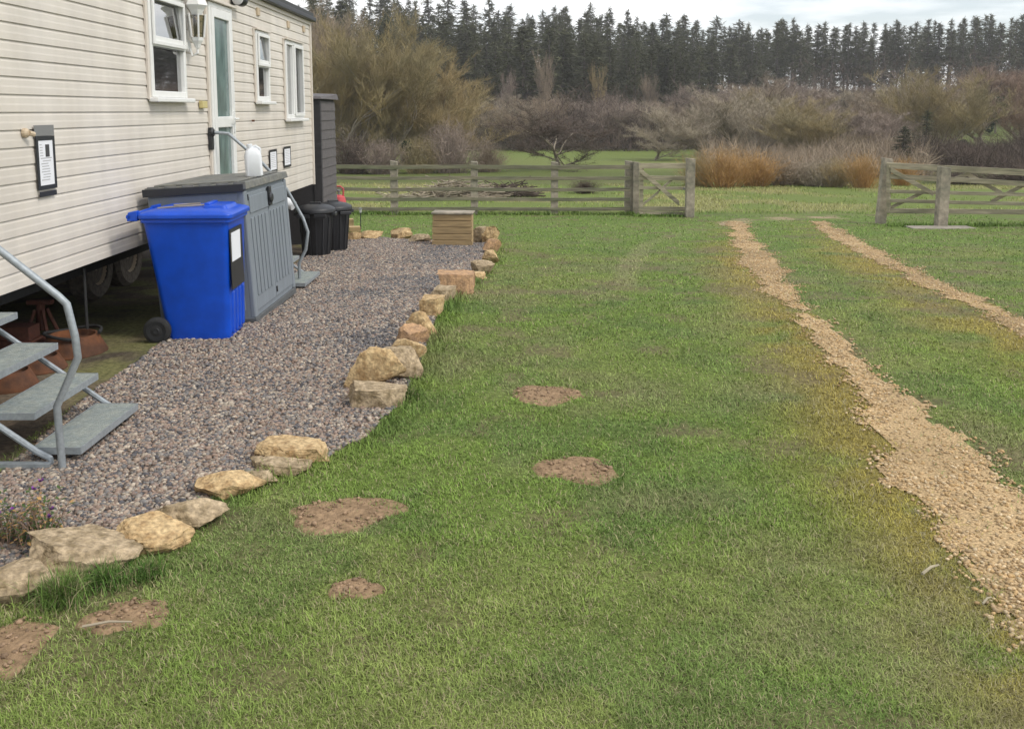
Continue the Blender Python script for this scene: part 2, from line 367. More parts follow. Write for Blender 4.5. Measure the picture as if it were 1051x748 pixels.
def in_yard(x, y): return inpoly(x + .05 * (vnoise(x, y, .15, 5) - .5), y + .05 * (vnoise(x, y, .12, 6) - .5), yard)
sheet('gravel_yard', -3.4, .2, 1.8, 16.2, .06, in_yard, yardcol, .006, 'pinkish grey gravel apron beside the caravan', M['gravelbed'])
def in_tr(x, y): 
    return np.maximum(track_mask(x, y, TT1), track_mask(x, y, TT2)) + tnoise(x, y) > .05
def trcol(x, y): 
    k = fbm(x, y, .5, 95, 3); return (np.array([.40, .285, .155])[None, None] * (.45 + .85 * k[..., None]))
sheet('gravel_track', 1.3, 9, 2.4, 20, .05, in_tr, trcol, .006, 'pair of sandy gravel wheel tracks leading to the gateway', M['gravelbed'])

# pebbles
ico = bmesh.new(); bmesh.ops.create_icosphere(ico, subdivisions=1, radius=1); IV = np.array([v.co[:] for v in ico.verts]); IF = np.array([[v.index for v in f.verts] for f in ico.faces]); ico.free()
def pebbles(name, x, y, size, cols, label, lift=.0, flat=.62):
    n = len(x); s = size[:, None] * rng.uniform(.65, 1.25, (n, 3)); s[:, 2] *= flat
    v = IV[None] * (1 + rng.uniform(-.22, .22, (n, len(IV), 1))) * s[:, None]
    th = rng.uniform(0, 6.28, n); ph = rng.normal(0, .35, n)
    c, s_ = np.cos(ph)[:, None], np.sin(ph)[:, None]; vx, vz = v[..., 0] * c - v[..., 2] * s_, v[..., 0] * s_ + v[..., 2] * c
    c, s_ = np.cos(th)[:, None], np.sin(th)[:, None]; vx, vy = vx * c - v[..., 1] * s_, vx * s_ + v[..., 1] * c
    P = np.stack([vx + x[:, None], vy + y[:, None], vz + (H(x, y) + lift + size * flat * .35)[:, None]], -1).reshape(-1, 3)
    Fc = (IF[None] + (np.arange(n) * len(IV))[:, None, None]).reshape(-1, 3)
    o = np_mesh(name, P, [Fc], M['pebble'], np.repeat(cols, len(IV), 0)); tag(o, label, None, None, 'stuff'); return o
def scatter(n, x0, x1, y0, y1, pw):     # density falling with distance
    u = rng.random(n); e = 1 - pw; y = (y0 ** e + u * (y1 ** e - y0 ** e)) ** (1 / e)
    return rng.uniform(x0, x1, n), y
x, y = scatter(190000, -3.1, .1, 3.0, 16, .95); k = in_yard(x, y); x, y = x[k], y[k]
pal = np.array([[.30, .235, .185], [.24, .18, .15], [.17, .16, .155], [.40, .34, .27], [.095, .092, .098], [.235, .21, .185], [.27, .195, .15]])
pk = rng.integers(0, 7, len(x)); blu = fbm(x, y, 1.0, 91, 3) + .10 * sst(-2.2, -1.2, x) ; sw = (rng.random(len(x)) < (blu - .50) * 3.0); pk[sw] = rng.choice([2, 4, 4, 5], sw.sum())
pebbles('gravel', x, y, rng.gamma(14, .00062, len(x)) * (1 + .04 * y), pal[pk] * rng.uniform(.75, 1.2, (len(x), 1)), 'pinkish and blue-grey gravel chippings spread beside the caravan', .006)
x, y = scatter(190000, 1.3, 8.8, 2.5, 20, 1.2); d = np.maximum(track_mask(x, y, TT1), track_mask(x, y, TT2)); k = (d + tnoise(x, y) > rng.exponential(.10, len(x)) - .05) & (rng.random(len(x)) < .25 + 1.2 * sst(.34, .56, fbm(x, y, .3, 27, 4))) ; x, y = x[k], y[k]
pal2 = np.array([[.50, .36, .20], [.42, .29, .15], [.55, .43, .27], [.36, .26, .15], [.46, .31, .15]])
pebbles('track_gravel', x, y, rng.uniform(.005, .0115, len(x)) * (1 + .02 * y), pal2[rng.integers(0, 5, len(x))] * rng.uniform(.75, 1.15, (len(x), 1)), 'sandy yellow limestone chippings lying in the wheel tracks', .006)

# crumbs of soil on the bare patches
cx_ = []; cy_ = []
for (a, b, r1, r2) in soils:
    k = int(900 * r1 * r2 * 4) + 40; t_ = rng.uniform(0, 6.28, k); q_ = np.sqrt(rng.random(k)) * .92; cx_.append(a + r1 * q_ * np.cos(t_)); cy_.append(b + r2 * q_ * np.sin(t_))
x = np.concatenate(cx_); y = np.concatenate(cy_); pebbles('soil_crumbs', x, y, rng.gamma(1.5, .0022, len(x)) + .0015, np.array([.28, .19, .12]) * rng.uniform(.6, 1.25, (len(x), 1)), 'brown crumbs of soil on the bare patches', .012)
# bare soil patches
def soil_patch(i, label):
    a, b, r1, r2 = soils[i]; n = 40; rr = 9; vs = []; fs = []
    ox, oy = a, b
    for j in range(rr + 1):
        for k in range(n):
            t = 2 * math.pi * k / n; q = j / rr * float(srad(t, i)) * 1.08
            x_, y_ = a + r1 * q * math.cos(t), b + r2 * q * math.sin(t)
            jj = .006 * (mn.noise(Vector((x_ * 12, y_ * 12, i))) + .6 * mn.noise(Vector((x_ * 40, y_ * 40, i))))
            vs.append((x_ - ox, y_ - oy, h1(x_, y_) + .006 * (1 - (j / rr) ** 2) + (.006 if j < rr else -.01) + (jj if j < rr else 0)))
    for j in range(rr):
        for k in range(n):
            fs.append((j * n + k, j * n + (k + 1) % n, (j + 1) * n + (k + 1) % n, (j + 1) * n + k)[::-1])
    m = MB(); m.add(vs, fs); o = m.build('soil_patch', M['soil'], smooth=True, angle=180); o.location = (ox, oy, 0)
    tag(o, label, 'soil patch', 'bare soil patches in the lawn'); return o
for i, l in enumerate(['wide oval patch of bare brown soil in lawn nearest the gap in the stone edging', 'smallest patch of bare soil low in the foreground lawn',
                       'bare brown soil patch in the middle of the lawn', 'farthest thin patch of bare soil in lawn right of the stones',
                       'ragged bare soil patch beside grass tuft at the foreground rocks', 'crumbly brown soil at bottom left below the rocks']): soil_patch(i, l)

# ------------------------------------------------------------------ caravan (static) : local frame u along the wall, v left of the camera line
th = math.atan2(.0068, 1)
V0 = thing('static_caravan', 'long cream static caravan with horizontal siding, white windows and glazed door', 'caravan', (0, 0, 0), -th)
D = 3.1
Z0, Z1, CH = .655, 3.125, .1085
U0, U1 = 1.6, 13.93
OPEN = [(7.80, 8.62, 1.86, 2.74), (9.30, 10.04, .84, 2.82), (10.96, 11.52, 1.86, 2.68), (12.33, 13.29, 1.64, 2.67)]
prof = [(0, .0), (.010, .016), (.028, .019), (.045, .012), (.058, .005), (.066, .008), (.092, .013), (CH, .0175)][::1]
# profile from the bottom edge of each course: (height, outward)
prof = [(0, .004), (.0005, .015), (.040, .014), (.052, .012), (.085, .0105), (.098, .0055), (CH, .004)]
m = MB(); nC = int(round((Z1 - Z0) / CH))
def intervals(z):
    cuts = [(a, b) for (a, b, c, d) in OPEN if c + 1e-4 < z < d - 1e-4]; u = U0; r = []
    for a, b in sorted(cuts): r.append((u, a)); u = b
    r.append((u, U1)); return r
for c in range(nC):
    zb = Z0 + c * CH
    for (ha, oa), (hb, ob) in zip(prof, prof[1:]):
        za, zc = zb + ha, zb + hb; cutz = sorted({z for o in OPEN for z in (o[2], o[3]) if za < z < zc} | {za, zc})
        for z1, z2 in zip(cutz, cutz[1:]):
            o1 = oa + (ob - oa) * (z1 - za) / (zc - za); o2 = oa + (ob - oa) * (z2 - za) / (zc - za)
            for (a, b) in intervals((z1 + z2) / 2):
                k = max(1, int((b - a) / 1.0))
                m.add([(-D + o1, a, z1), (-D + o1, b, z1), (-D + o2, b, z2), (-D + o2, a, z2)], [(3, 2, 1, 0)])
m.build('siding', M['siding'], V0)
BK = -D - 3.6
m = MB()
m.box(BK, -D - .06, U0, U0 + .03, Z0, Z1 + .05); m.box(BK, -D - .003, U1 - .03, U1 - .002, Z0, Z1 - .02); m.box(BK, BK + .03, U0 + .031, U1 - .031, Z0, Z1)
m.build('end_wall', M['siding'], V0)
m = MB(); m.box(BK + .05, -D - .02, U0 + .05, U1 - .05, Z0 + .01, Z0 + .14); m.box(-D - 2.2, -D - 2.15, U0 + .05, U1 - .05, Z0 + .15, Z1 - .05)
m.build('interior_shell', M['dark'], V0)
m = MB(); m.box(-D - .01, -D + .035, U1 - .045, U1 + .008, Z0 - .01, Z1 - .02); m.build('corner_trim', M['trim'], V0)
m = MB(); ov = .06
m.add([(-D + ov, U0 - .1, Z1 + .05), (-D + ov, U1 + .08, Z1 + .05), (-D - 1.8, U1 + .08, Z1 + .42), (-D - 1.8, U0 - .1, Z1 + .42), (BK - ov, U1 + .08, Z1 + .05), (BK - ov, U0 - .1, Z1 + .05),
       (-D + ov, U0 - .1, Z1 - .01), (-D + ov, U1 + .08, Z1 - .01), (BK - ov, U1 + .08, Z1 - .01), (BK - ov, U0 - .1, Z1 - .01)],
      [(0, 1, 2, 3), (3, 2, 4, 5), (6, 7, 1, 0), (9, 5, 4, 8), (0, 3, 5, 9, 6), (1, 7, 8, 4, 2), (6, 9, 8, 7)])
m.build('roof', M['roofm'], V0)
m = MB(); m.box(-D + .022, -D + .095, U0 - .1, U1 + .09, Z1 - .075, Z1 - .012); m.build('gutter', M['black'], V0, bevel=.01)
m = MB(); m.box(-D + .020, -D + .03, U0, U1, Z1 - .13, Z1 - .078); m.build('eaves_trim', M['trim'], V0)
m = MB()
for v in (-3.55, -6.1): m.box(v, v + .1, U0 + .1, U1 - .1, .46, .654)
for u in np.arange(U0 + .4, U1, 1.1): m.box(-6.0, -3.45, u, u + .06, .5, .64)
m.build('chassis', M['rubber'], V0)
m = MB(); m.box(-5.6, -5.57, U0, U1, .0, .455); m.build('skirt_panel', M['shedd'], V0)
def window(u0, u1, z0, z1, mull=None, split=None, curtains=()):
    m = MB(); b = .055; x0, x1 = -D - .03, -D + .045
    m.box(x0, x1, u0, u0 + b, z0, z1); m.box(x0, x1, u1 - b, u1, z0, z1); m.box(x0, x1, u0 + b, u1 - b, z0, z0 + b); m.box(x0, x1, u0 + b, u1 - b, z1 - b, z1)
    panes = []
    if mull: 
        m.box(x0, x1 + .004, u0 + b, u1 - b, mull - .045, mull + .045); panes = [(u0 + b, u1 - b, z0 + b, mull - .045), (u0 + b, u1 - b, mull + .045, z1 - b)]
    elif split: 
        m.box(x0, x1 + .004, split - .035, split + .035, z0 + b, z1 - b); panes = [(u0 + b, split - .035, z0 + b, z1 - b), (split + .035, u1 - b, z0 + b, z1 - b)]
    f = m.build('window', M['upvc'], V0, bevel=.006)
    if mull:
        m = MB(); a = (u0 + b * .6, u1 - b * .6, mull - .03, z1 - b * .6); q = .035
        m.box(x1 + .0045, x1 + .022, a[0], a[0] + q, a[2], a[3]); m.box(x1 + .0045, x1 + .022, a[1] - q, a[1], a[2], a[3]); m.box(x1 + .0045, x1 + .022, a[0] + q, a[1] - q, a[2], a[2] + q); m.box(x1 + .0045, x1 + .022, a[0] + q, a[1] - q, a[3] - q, a[3])
        m.build('sash', M['upvc'], f, bevel=.004)
        m = MB(); m.box(x1 + .002, x1 + .0045, u0 + b, u1 - b, mull - .052, mull - .046); m.build('seal', M['black'], f)
    if split:
        m = MB(); a = (split + .0, u1 - b * .6, z0 + b * .6, z1 - b * .6); q = .045
        m.box(x1 + .0045, x1 + .022, a[0], a[0] + q, a[2], a[3]); m.box(x1 + .0045, x1 + .022, a[1] - q, a[1], a[2], a[3]); m.box(x1 + .0045, x1 + .022, a[0] + q, a[1] - q, a[2], a[2] + q); m.box(x1 + .0045, x1 + .022, a[0] + q, a[1] - q, a[3] - q, a[3])
        m.build('sash', M['upvc'], f, bevel=.004)
    for (a, b_, c, d) in panes:
        tl = .022 if (mull and c > mull) else 0; m = MB(); m.hexa([(-D + .004 + tl, a - .004, c - .004), (-D + .010 + tl, a - .004, c - .004), (-D + .010 + tl, b_ + .004, c - .004), (-D + .004 + tl, b_ + .004, c - .004)], [(-D + .004, a - .004, d + .004), (-D + .010, a - .004, d + .004), (-D + .010, b_ + .004, d + .004), (-D + .004, b_ + .004, d + .004)]); m.build('pane', M['glass'], f)
    m = MB(); m.box(-D + .02, -D + .105, u0 - .035, u1 + .035, z0 - .04, z0 - .003); m.build('sill', M['upvc'], f, bevel=.008)
    m = MB(); m.box(-D + .015, -D + .07, u0 - .02, u1 + .02, z1 + .003, z1 + .022); m.build('drip_trim', M['trim'], f, bevel=.004)
    m = MB(); m.box(-D + .015, -D + .032, u0 - .045, u0 - .002, z0 - .02, z1 + .02); m.build('side_trim', M['trim'], f)
    for (a, b_, c, d) in curtains:
        m = MB(); n = 40; vs = []; fs = []
        for i in range(n + 1):
            u = a + (b_ - a) * i / n; o_ = -D - .10 + .022 * math.sin(i * 1.9)
            vs += [(o_, u, c), (o_ + .004 * math.sin(i), u, d)]
        for i in range(n): fs.append((2 * i, 2 * i + 2, 2 * i + 3, 2 * i + 1))
        m.add(vs, fs); m.build('curtain', M['curtain'], f, smooth=True, angle=180)
    return f
window(*OPEN[0], mull=2.33, curtains=[(8.36, 8.6, 1.9, 2.7)])
window(*OPEN[2], mull=2.30, curtains=[(11.28, 11.5, 1.9, 2.65)])
window(*OPEN[3], split=12.74, curtains=[(12.36, 12.62, 1.66, 2.64), (13.02, 13.27, 1.66, 2.64)])
# door
u0, u1, z0, z1 = OPEN[1]; x0, x1 = -D - .03, -D + .05
m = MB(); b = .05
m.box(x0, x1, u0, u0 + b, z0, z1); m.box(x0, x1, u1 - b, u1, z0, z1); m.box(x0, x1, u0 + b, u1 - b, z1 - b, z1); m.box(x0, x1 + .03, u0 + b, u1 - b, z0, z0 + .03)
dr = m.build('door', M['upvc'], V0, bevel=.006)
m = MB(); a, c = u0 + b + .003, u1 - b - .003; lo, hi = z0 + .035, z1 - b - .003; q = .075; xx0, xx1 = -D - .01, -D + .058
m.box(xx0, xx1, a, a + q, lo, hi); m.box(xx0, xx1, c - q, c, lo, hi); m.box(xx0, xx1, a + q, c - q, lo, lo + .16); m.box(xx0, xx1, a + q, c - q, hi - .09, hi); m.box(xx0, xx1, a + q, c - q, 1.575, 1.685)
m.build('door_leaf', M['upvc'], dr, bevel=.006)
for (p, r_) in ((lo + .16, 1.575), (1.685, hi - .09)):
    m = MB(); m.box(-D + .02, -D + .028, a + q - .004, c - q + .004, p - .004, r_ + .004); m.build('frosted_pane', M['frosted'], dr)
m = MB(); m.box(x1 + .008, x1 + .022, c - .06, c - .025, 1.52, 1.74); m.tube([(x1 + .022, c - .045, 1.66), (x1 + .06, c - .045, 1.66), (x1 + .06, c - .16, 1.66)], .01); m.build('door_handle', M['upvc'], dr)
m = MB(); m.box(-D + .015, -D + .085, u0 - .05, u1 + .05, z1 + .004, z1 + .03); m.build('drip_trim', M['trim'], dr, bevel=.004)
m = MB(); m.box(-D + .015, -D + .035, u0 - .05, u0 - .002, z0 - .1, z1); m.build('side_trim', M['trim'], dr)
# wheels of the caravan
def tyre_wheel(u, z, v=-3.98):
    m = MB(); m.lathe([(.15, -.08), (.17, -.1), (.27, -.1), (.305, -.06), (.305, .06), (.27, .1), (.17, .1), (.15, .06)], 32, (0, 0, 0), 'x')
    o = m.build('wheel', M['tyre_dusty'], V0, smooth=True); o.location = (v, u, z)
    m = MB(); m.lathe([(.02, .0), (.13, .02), (.155, .075), (.17, .095), (.165, .03), (.13, .0), (.05, .03), (.03, .06)], 24, (0, 0, 0), 'x'); r_ = m.build('rim', M['duct'], o, smooth=True)
    return o
tyre_wheel(8.45, .305); tyre_wheel(9.15, .305)
m = MB(); m.tube([(-4, 8.45, .305), (-6, 8.45, .305)], .045, 10); m.tube([(-4, 9.15, .305), (-6, 9.15, .305)], .045, 10); m.box(-4.25, -4.15, 8.2, 9.4, .36, .44); m.build('axle', M['rubber'], V0)
# little fittings on the wall
for (u, z) in ((11.1, 2.92), (12.55, 2.90), (13.45, 2.92)):
    m = MB(); m.box(-D + .012, -D + .034, u, u + .11, z - .06, z + .03); m.build('drain_tab', M['duct'], V0, bevel=.004)
m = MB(); m.box(-D + .02, -D + .06, 8.98, 9.12, 1.77, 1.84); m.build('socket_cover', M['yel'], V0, bevel=.006)
m = MB(); m.lathe([(.03, 0), (.03, .02), (.018, .035)], 12, (-D + .015, 5.78, 1.61), 'x'); m.tube([(-D + .05, 5.78, 1.61), (-D + .065, 5.81, 1.60)], .016); m.build('pipe_outlet', M['duct'], V0)
m = MB(); m.lathe([(.012, 0), (.012, .03)], 8, (-D + .02, 10.75, 1.63), 'x'); m.build('screw_hook', M['rust'], V0)
m = MB(); m.lathe([(.05, 0), (.05, .03), (.035, .045)], 16, (-D + .02, 9.26, 1.53), 'x'); m.box(-D + .02, -D + .05, 9.22, 9.29, 1.36, 1.58)
m.build('rail_bracket', M['black'], V0)
# lantern
LN = thing('wall_lantern', 'white coach lantern mounted on the caravan wall left of the door', 'lamp', (0, 0, 0), -th)
lx, lu = -D + .12, 8.72
m = MB(); m.lathe([(.05, 0), (.055, .01), (.075, .05), (.11, .09), (.04, .25), (.015, .31), (.006, .36)][::1], 6, (lx, lu, 2.62)); m.build('lantern_cap', M['upvc'], LN)
m = MB(); m.lathe([(.02, -.1), (.035, -.06), (.055, -.03), (.06, 0)], 6, (lx, lu, 2.42)); m.build('lantern_base', M['upvc'], LN)
m = MB()
for k in range(6):
    t = 2 * math.pi * k / 6; m.tube([(lx + .064 * math.cos(t), lu + .064 * math.sin(t), 2.42), (lx + .086 * math.cos(t), lu + .086 * math.sin(t), 2.63)], .009, 5)
m.build('lantern_frame', M['upvc'], LN)
m = MB(); m.lathe([(.058, 0), (.078, .2)], 6, (lx, lu, 2.42)); m.build('lantern_glass', glass_mat('lantern_glass', (.55, .5, .42), .12), LN)
m = MB(); m.lathe([(.02, 0), (.022, .1), (.012, .13)], 10, (lx, lu, 2.45)); m.build('bulb', M['curtain'], LN)
m = MB(); m.tube([(lx, lu, 2.33), (lx, lu, 2.28), (lx - .05, lu, 2.25), (-D + .05, lu, 2.32)], .012, 8); m.lathe([(.06, 0), (.05, .02)], 12, (-D + .022, lu, 2.34), 'x'); m.build('bracket', M['upvc'], LN)
# floodlight
FL = thing('floodlight', 'small dark floodlight fixed high above the caravan door', 'lamp', (0, 0, 0), -th)
m = MB(); m.lathe([(.055, 0), (.065, .03), (.068, .13), (.06, .15)], 16, (-D + .10, 10.12, 2.93), 'y'); m.build('lamp_head', M['black'], FL, smooth=True)
m = MB(); m.lathe([(.06, 0), (.058, .004)], 16, (-D + .10, 10.272, 2.93), 'y'); m.build('lens', M['greytape'], FL)
m = MB(); m.lathe([(.05, -.005), (.062, .0), (.045, .02)], 16, (-D + .10, 10.095, 2.93), 'y'); m.build('sensor', M['curtain'], FL, smooth=True)
m = MB(); m.box(-D + .02, -D + .05, 10.13, 10.23, 2.88, 3.02); m.build('mounting_plate', M['black'], FL)
# notices on the wall
def notice(u0, u1, z0, z1, label, big=False):
    t = thing('notice', label, 'notice', (0, 0, 0), -th, 'paper notices taped on the caravan wall'); x = -D + .027
    m = MB(); b = .028 if big else .03
    m.box(x, x + .004, u0, u0 + b, z0, z1); m.box(x, x + .004, u1 - b, u1, z0, z1); m.box(x, x + .004, u0 + b, u1 - b, z0, z0 + b); m.box(x, x + .004, u0 + b, u1 - b, z1 - b, z1); 
    if big: m.box(x + .001, x + .003, u0 + .01, u1 - .01, z0 - .045, z0 - .012)
    m.build('tape_border', M['black'], t)
    m = MB(); m.box(x, x + .002, u0 + b, u1 - b, z0 + b, z1 - b); pp = m.build('paper', M['paper'], t)
    if big:
        m = MB(); m.box(x, x + .003, u0 - .01, u1 + .0, z1 + .002, z1 + .07); m.build('grey_tape', M['greytape'], t)
        m = MB(); m.box(x + .002, x + .0035, (u0 + u1) / 2 - .005, (u0 + u1) / 2 + .045, z0 + .21, z0 + .29); m.build('picture', M['ink'], pp)
    m = MB(); r_ = random.Random(3); hh = z1 - z0
    for k in range(14 if big else 8):
        zz = z1 - b - .03 - k * (hh - .1) / (14 if big else 8)
        if big and z0 + .2 < zz < z0 + .30: m.box(x + .002, x + .003, u0 + .045, u0 + .045 + r_.uniform(.02, .05), zz, zz + .005); continue
        if big and k < 3: continue
        m.box(x + .002, x + .003, u0 + b + .02 + r_.uniform(0, .03), u1 - b - .02 - r_.uniform(0, .05), zz, zz + .006)
    m.build('printed_lines', M['greyink'], pp)
notice(5.89, 6.13, 1.24, 1.585, 'near notice in black tape on the wall above the steps', True)
notice(11.43, 11.78, .98, 1.265, 'left of the two small black framed notices behind the jerrycan')
notice(12.13, 12.5, 1.0, 1.275, 'right of the two small black framed notices past the jerrycan')

# ------------------------------------------------------------------ steps
def steps(label, u, group, n=4):
    T = thing('metal_steps', label, 'steps', (0, 0, 0), -th, group)
    x0 = -2.185; tw = .70; ru, rz = .22, .177; gz0 = h1(-2.3, u + .3)
    for k in range(n):
        xa = x0 - k * ru; za = gz0 + .08 + k * rz
        m = MB(); m.box(xa - .235, xa, u, u + tw, za - .006, za + .002); t = m.build('tread', M['tread'], T)
        m = MB(); m.box(xa - .237, xa + .002, u - .004, u - .0005, za - .032, za + .004); m.box(xa - .237, xa + .002, u + tw + .0005, u + tw + .004, za - .032, za + .004); m.box(xa + .0005, xa + .004, u, u + tw, za - .032, za + .004); m.box(xa - .24, xa - .2365, u, u + tw, za - .032, za + .004)
        m.build('tread_edge', M['steel'], t)
    for s in (-.035, tw + .035):
        m = MB(); m.tube([(x0 - .13, u + s, gz0 + .0), (x0 - .135, u + s, gz0 + .04), (x0 - .20, u + s, gz0 + .075), (x0 - n * ru + .02, u + s, gz0 + .075 + (n - 1.3) * rz)], .016, 8); m.build('stringer', M['steel'], T, smooth=True)
    return T, x0, gz0, tw
def LOC(p): return (p[0] * math.cos(th) - p[1] * math.sin(th), p[0] * math.sin(th) + p[1] * math.cos(th), p[2])
T, sx, gz0, tw = steps('grey steel steps with bent handrail in the near left foreground', 4.43, 'metal steps to the caravan doors')
m = MB(); p = [AT(63.5, 471, 4.36), AT(58.5, 417, 4.36), AT(80, 367, 4.36), AT(77, 345, 4.36), AT(68.5, 312, 4.36), AT(60, 304, 4.36), AT(0, 257, 4.36), AT(-60, 211, 4.36), AT(-85, 215, 4.36)]
p[0] = (p[0][0], p[0][1], gz0); m.tube([LOC(q) for q in p], .019, 8); m.build('handrail', M['steel'], T, smooth=True, angle=60)
m = MB(); m.box(-2.95, -2.3, 4.34, 4.38, .004, .03); m.build('foot_bar', M['steel'], T)
T, sx, gz1, tw = steps('grey steel steps half hidden behind the grey storage box', 9.32, 'metal steps to the caravan doors')
m = MB(); p = [(-D + .07, 9.26, 1.53), (-D + .2, 9.28, 1.52), (-2.6, 9.3, 1.25)] + [LOC(AT(a_, b_, 9.6)) for a_, b_ in ((294, 194), (311, 224), (316, 238), (314, 256), (307, 270))]
p.append((p[-1][0], p[-1][1], gz1)); m.tube(p, .017, 8); m.build('handrail', M['steel'], T, smooth=True, angle=60)

# ------------------------------------------------------------------ storage box
gb = 0.0
SB = thing('storage_box', 'tall grey plastic storage box with double doors and dark lid against the caravan', 'storage box', (-2.10, 7.47, 0), -th)
SB.rotation_euler.y = -R(3.5)
W_, L_, HH = .79, 1.36, 1.11
m = MB(); m.box(-W_, -.02, 0, L_, .05, HH); m.box(-W_ + .1, -.08, -.006, .001, .12, HH - .17); m.build('body', M['gbox'], SB, bevel=.014)
m = MB(); m.box(-W_, -.02, -.012, -.0065, HH - .13, HH - .115); m.box(-W_ + .03, -.06, -.01, -.0065, HH - .1, HH - .02); m.build('side_trim', M['gbox'], SB, bevel=.003)
m = MB(); m.box(-W_ - .005, .0, -.008, L_ + .005, 0, .055); m.build('base', M['glid'], SB, bevel=.006)
for k in range(2):
    y0, y1 = .09 + k * (L_ - .16) / 2, .09 + (k + 1) * (L_ - .16) / 2 - .012; m = MB(); m.box(-.02, -.006, y0, y1, .10, HH - .03)
    m.box(-.006, .003, y0 + .02, y1 - .02, HH - .20, HH - .06)
    d = m.build('door', M['gbox'], SB, bevel=.005); m = MB()
    for j in range(5):
        w_ = (y1 - y0 - .06) / 5; m.box(-.006, .002, y0 + .03 + j * w_, y0 + .03 + (j + .72) * w_, .22, HH - .24)
    m.build('ribs', M['gbox'], d, bevel=.004)
for ya, yb in ((0, .085), (L_ - .066, L_)): m = MB(); m.box(-.05, -.002, ya - .002, yb, .055, HH - .005); m.build('corner_post', M['gbox'], SB, bevel=.012)
m = MB(); m.box(.003, .025, L_ / 2 - .03, L_ / 2 + .04, HH - .19, HH - .02); m.lathe([(.045, 0), (.05, .02), (.03, .03)], 14, (.01, L_ / 2 + .005, HH - .12), 'x'); m.build('latch', M['black'], SB, bevel=.006)
m = MB(); m.box(-.004, .004, .075, .088, HH - .09, HH - .04); m.box(-.004, .004, L_ / 2 + .01, L_ / 2 + .03, .14, .19); m.build('hinge', M['black'], SB)
m = MB(); zz = HH + .004
m.hexa([(-W_ - .02, -.035, zz), (.012, -.035, zz), (.012, L_ + .035, zz), (-W_ - .02, L_ + .035, zz)], [(-W_ - .01, -.02, zz + .06), (.004, -.02, zz + .06), (.004, L_ + .02, zz + .06), (-W_ - .01, L_ + .02, zz + .06)])
for k in range(6): m.box(-W_ + .02 + k * .14, -W_ + .12 + k * .14, -.045, -.033, zz + .004, zz + .07)
lid = m.build('lid', M['glidtop'], SB, bevel=.012)
m = MB(); m.box(-W_ - .022, .008, -.047, -.036, zz - .012, zz + .052); m.build('front_lip', M['black'], lid, bevel=.004)
m = MB(); m.box(-W_ + .04, -.06, .05, L_ - .05, zz + .061, zz + .075); m.build('raised_panel', M['glidtop'], lid, bevel=.01)
LIDZ = zz + .075
# jerrycan
jp = AT(261, 172, 8.1)
JC = thing('jerrycan', 'translucent white plastic jerrycan standing on the grey storage box', 'jerrycan', (jp[0], jp[1], LIDZ - .012), R(20)); JC.rotation_euler.y = -R(3.2)
def rrect(w, d, z, r=.03, n=5):
    pts = []
    for cx, cy, a0 in ((w - r, d - r, 0), (-w + r, d - r, 90), (-w + r, -d + r, 180), (w - r, -d + r, 270)):
        for k in range(n): a = R(a0 + 90 * k / (n - 1)); pts.append((cx + r * math.cos(a), cy + r * math.sin(a), z))
    return pts
def loft(m, rings, mi=0):
    k = len(m.v); n = len(rings[0])
    for r_ in rings: m.v += r_
    for i in range(len(rings) - 1):
        for j in range(n): m.f.append((k + i * n + j, k + i * n + (j + 1) % n, k + (i + 1) * n + (j + 1) % n, k + (i + 1) * n + j)); m.mi.append(mi)
    m.f.append(tuple(k + j for j in reversed(range(n)))); m.f.append(tuple(k + (len(rings) - 1) * n + j for j in range(n))); m.mi += [mi, mi]
m = MB(); loft(m, [rrect(.064, .055, 0), rrect(.072, .062, .01), rrect(.072, .062, .18), rrect(.062, .052, .215), rrect(.045, .038, .24, .02), rrect(.03, .025, .25, .015)]); m.build('bottle', M['hdpe'], JC, smooth=True)
m = MB(); m.tube([(.06, 0, .19), (.066, 0, .235), (.03, 0, .262), (-.005, 0, .25)], .013, 8); m.build('grip', M['hdpe'], JC, smooth=True)
m = MB(); m.lathe([(.026, 0), (.026, .03), (.02, .034)], 16, (-.02, 0, .25)); m.build('cap', M['hdpe'], JC)

# ------------------------------------------------------------------ blue wheelie bin
WB = thing('wheelie_bin', 'bright blue wheelie bin with address sticker beside the storage box', 'bin', (-2.43, 6.86, 0), -th + R(3))
# local: x to the front (towards the lawn), y away from camera; body tapers
def ring(x0, x1, y0, y1, z, r=.05): 
    return [(a + (x0 + x1) / 2, b + (y0 + y1) / 2, z) for a, b, _ in rrect((x1 - x0) / 2, (y1 - y0) / 2, z, r)]
m = MB(); loft(m, [ring(-.19, .275, .04, .50, .02), ring(-.205, .285, .03, .52, .10), ring(-.325, .300, .0, .56, .90, .045), ring(-.33, .305, -.002, .562, .915, .045), ring(-.345, .322, -.02, .58, .92, .045), ring(-.345, .322, -.02, .58, .945, .045)])
body = m.build('body', M['blue'], WB, smooth=True, angle=50)
m = MB()
for k in range(4):
    y0 = .10 + k * .10; m.hexa([(.20, y0, .05), (.296, y0, .05), (.296, y0 + .05, .05), (.20, y0 + .05, .05)], [(.25, y0 - .005, .38), (.302, y0 - .005, .38), (.302, y0 + .055, .38), (.25, y0 + .055, .38)])
m.build('front_ribs', M['blue'], body, bevel=.012)
m = MB(); loft(m, [ring(-.355, .338, -.035, .595, .948, .045), ring(-.355, .338, -.035, .595, .98, .045), ring(-.335, .315, -.012, .57, .995, .045), ring(-.25, .24, .06, .50, 1.015, .045)])
loft(m, [ring(.08, .28, .10, .46, .998, .03), ring(.09, .26, .12, .44, 1.035, .03)]); m.box(.09, .13, .16, .40, 1.03, 1.05)
m.build('lid', M['blue'], WB, smooth=True, angle=40, bevel=.006)
m = MB()
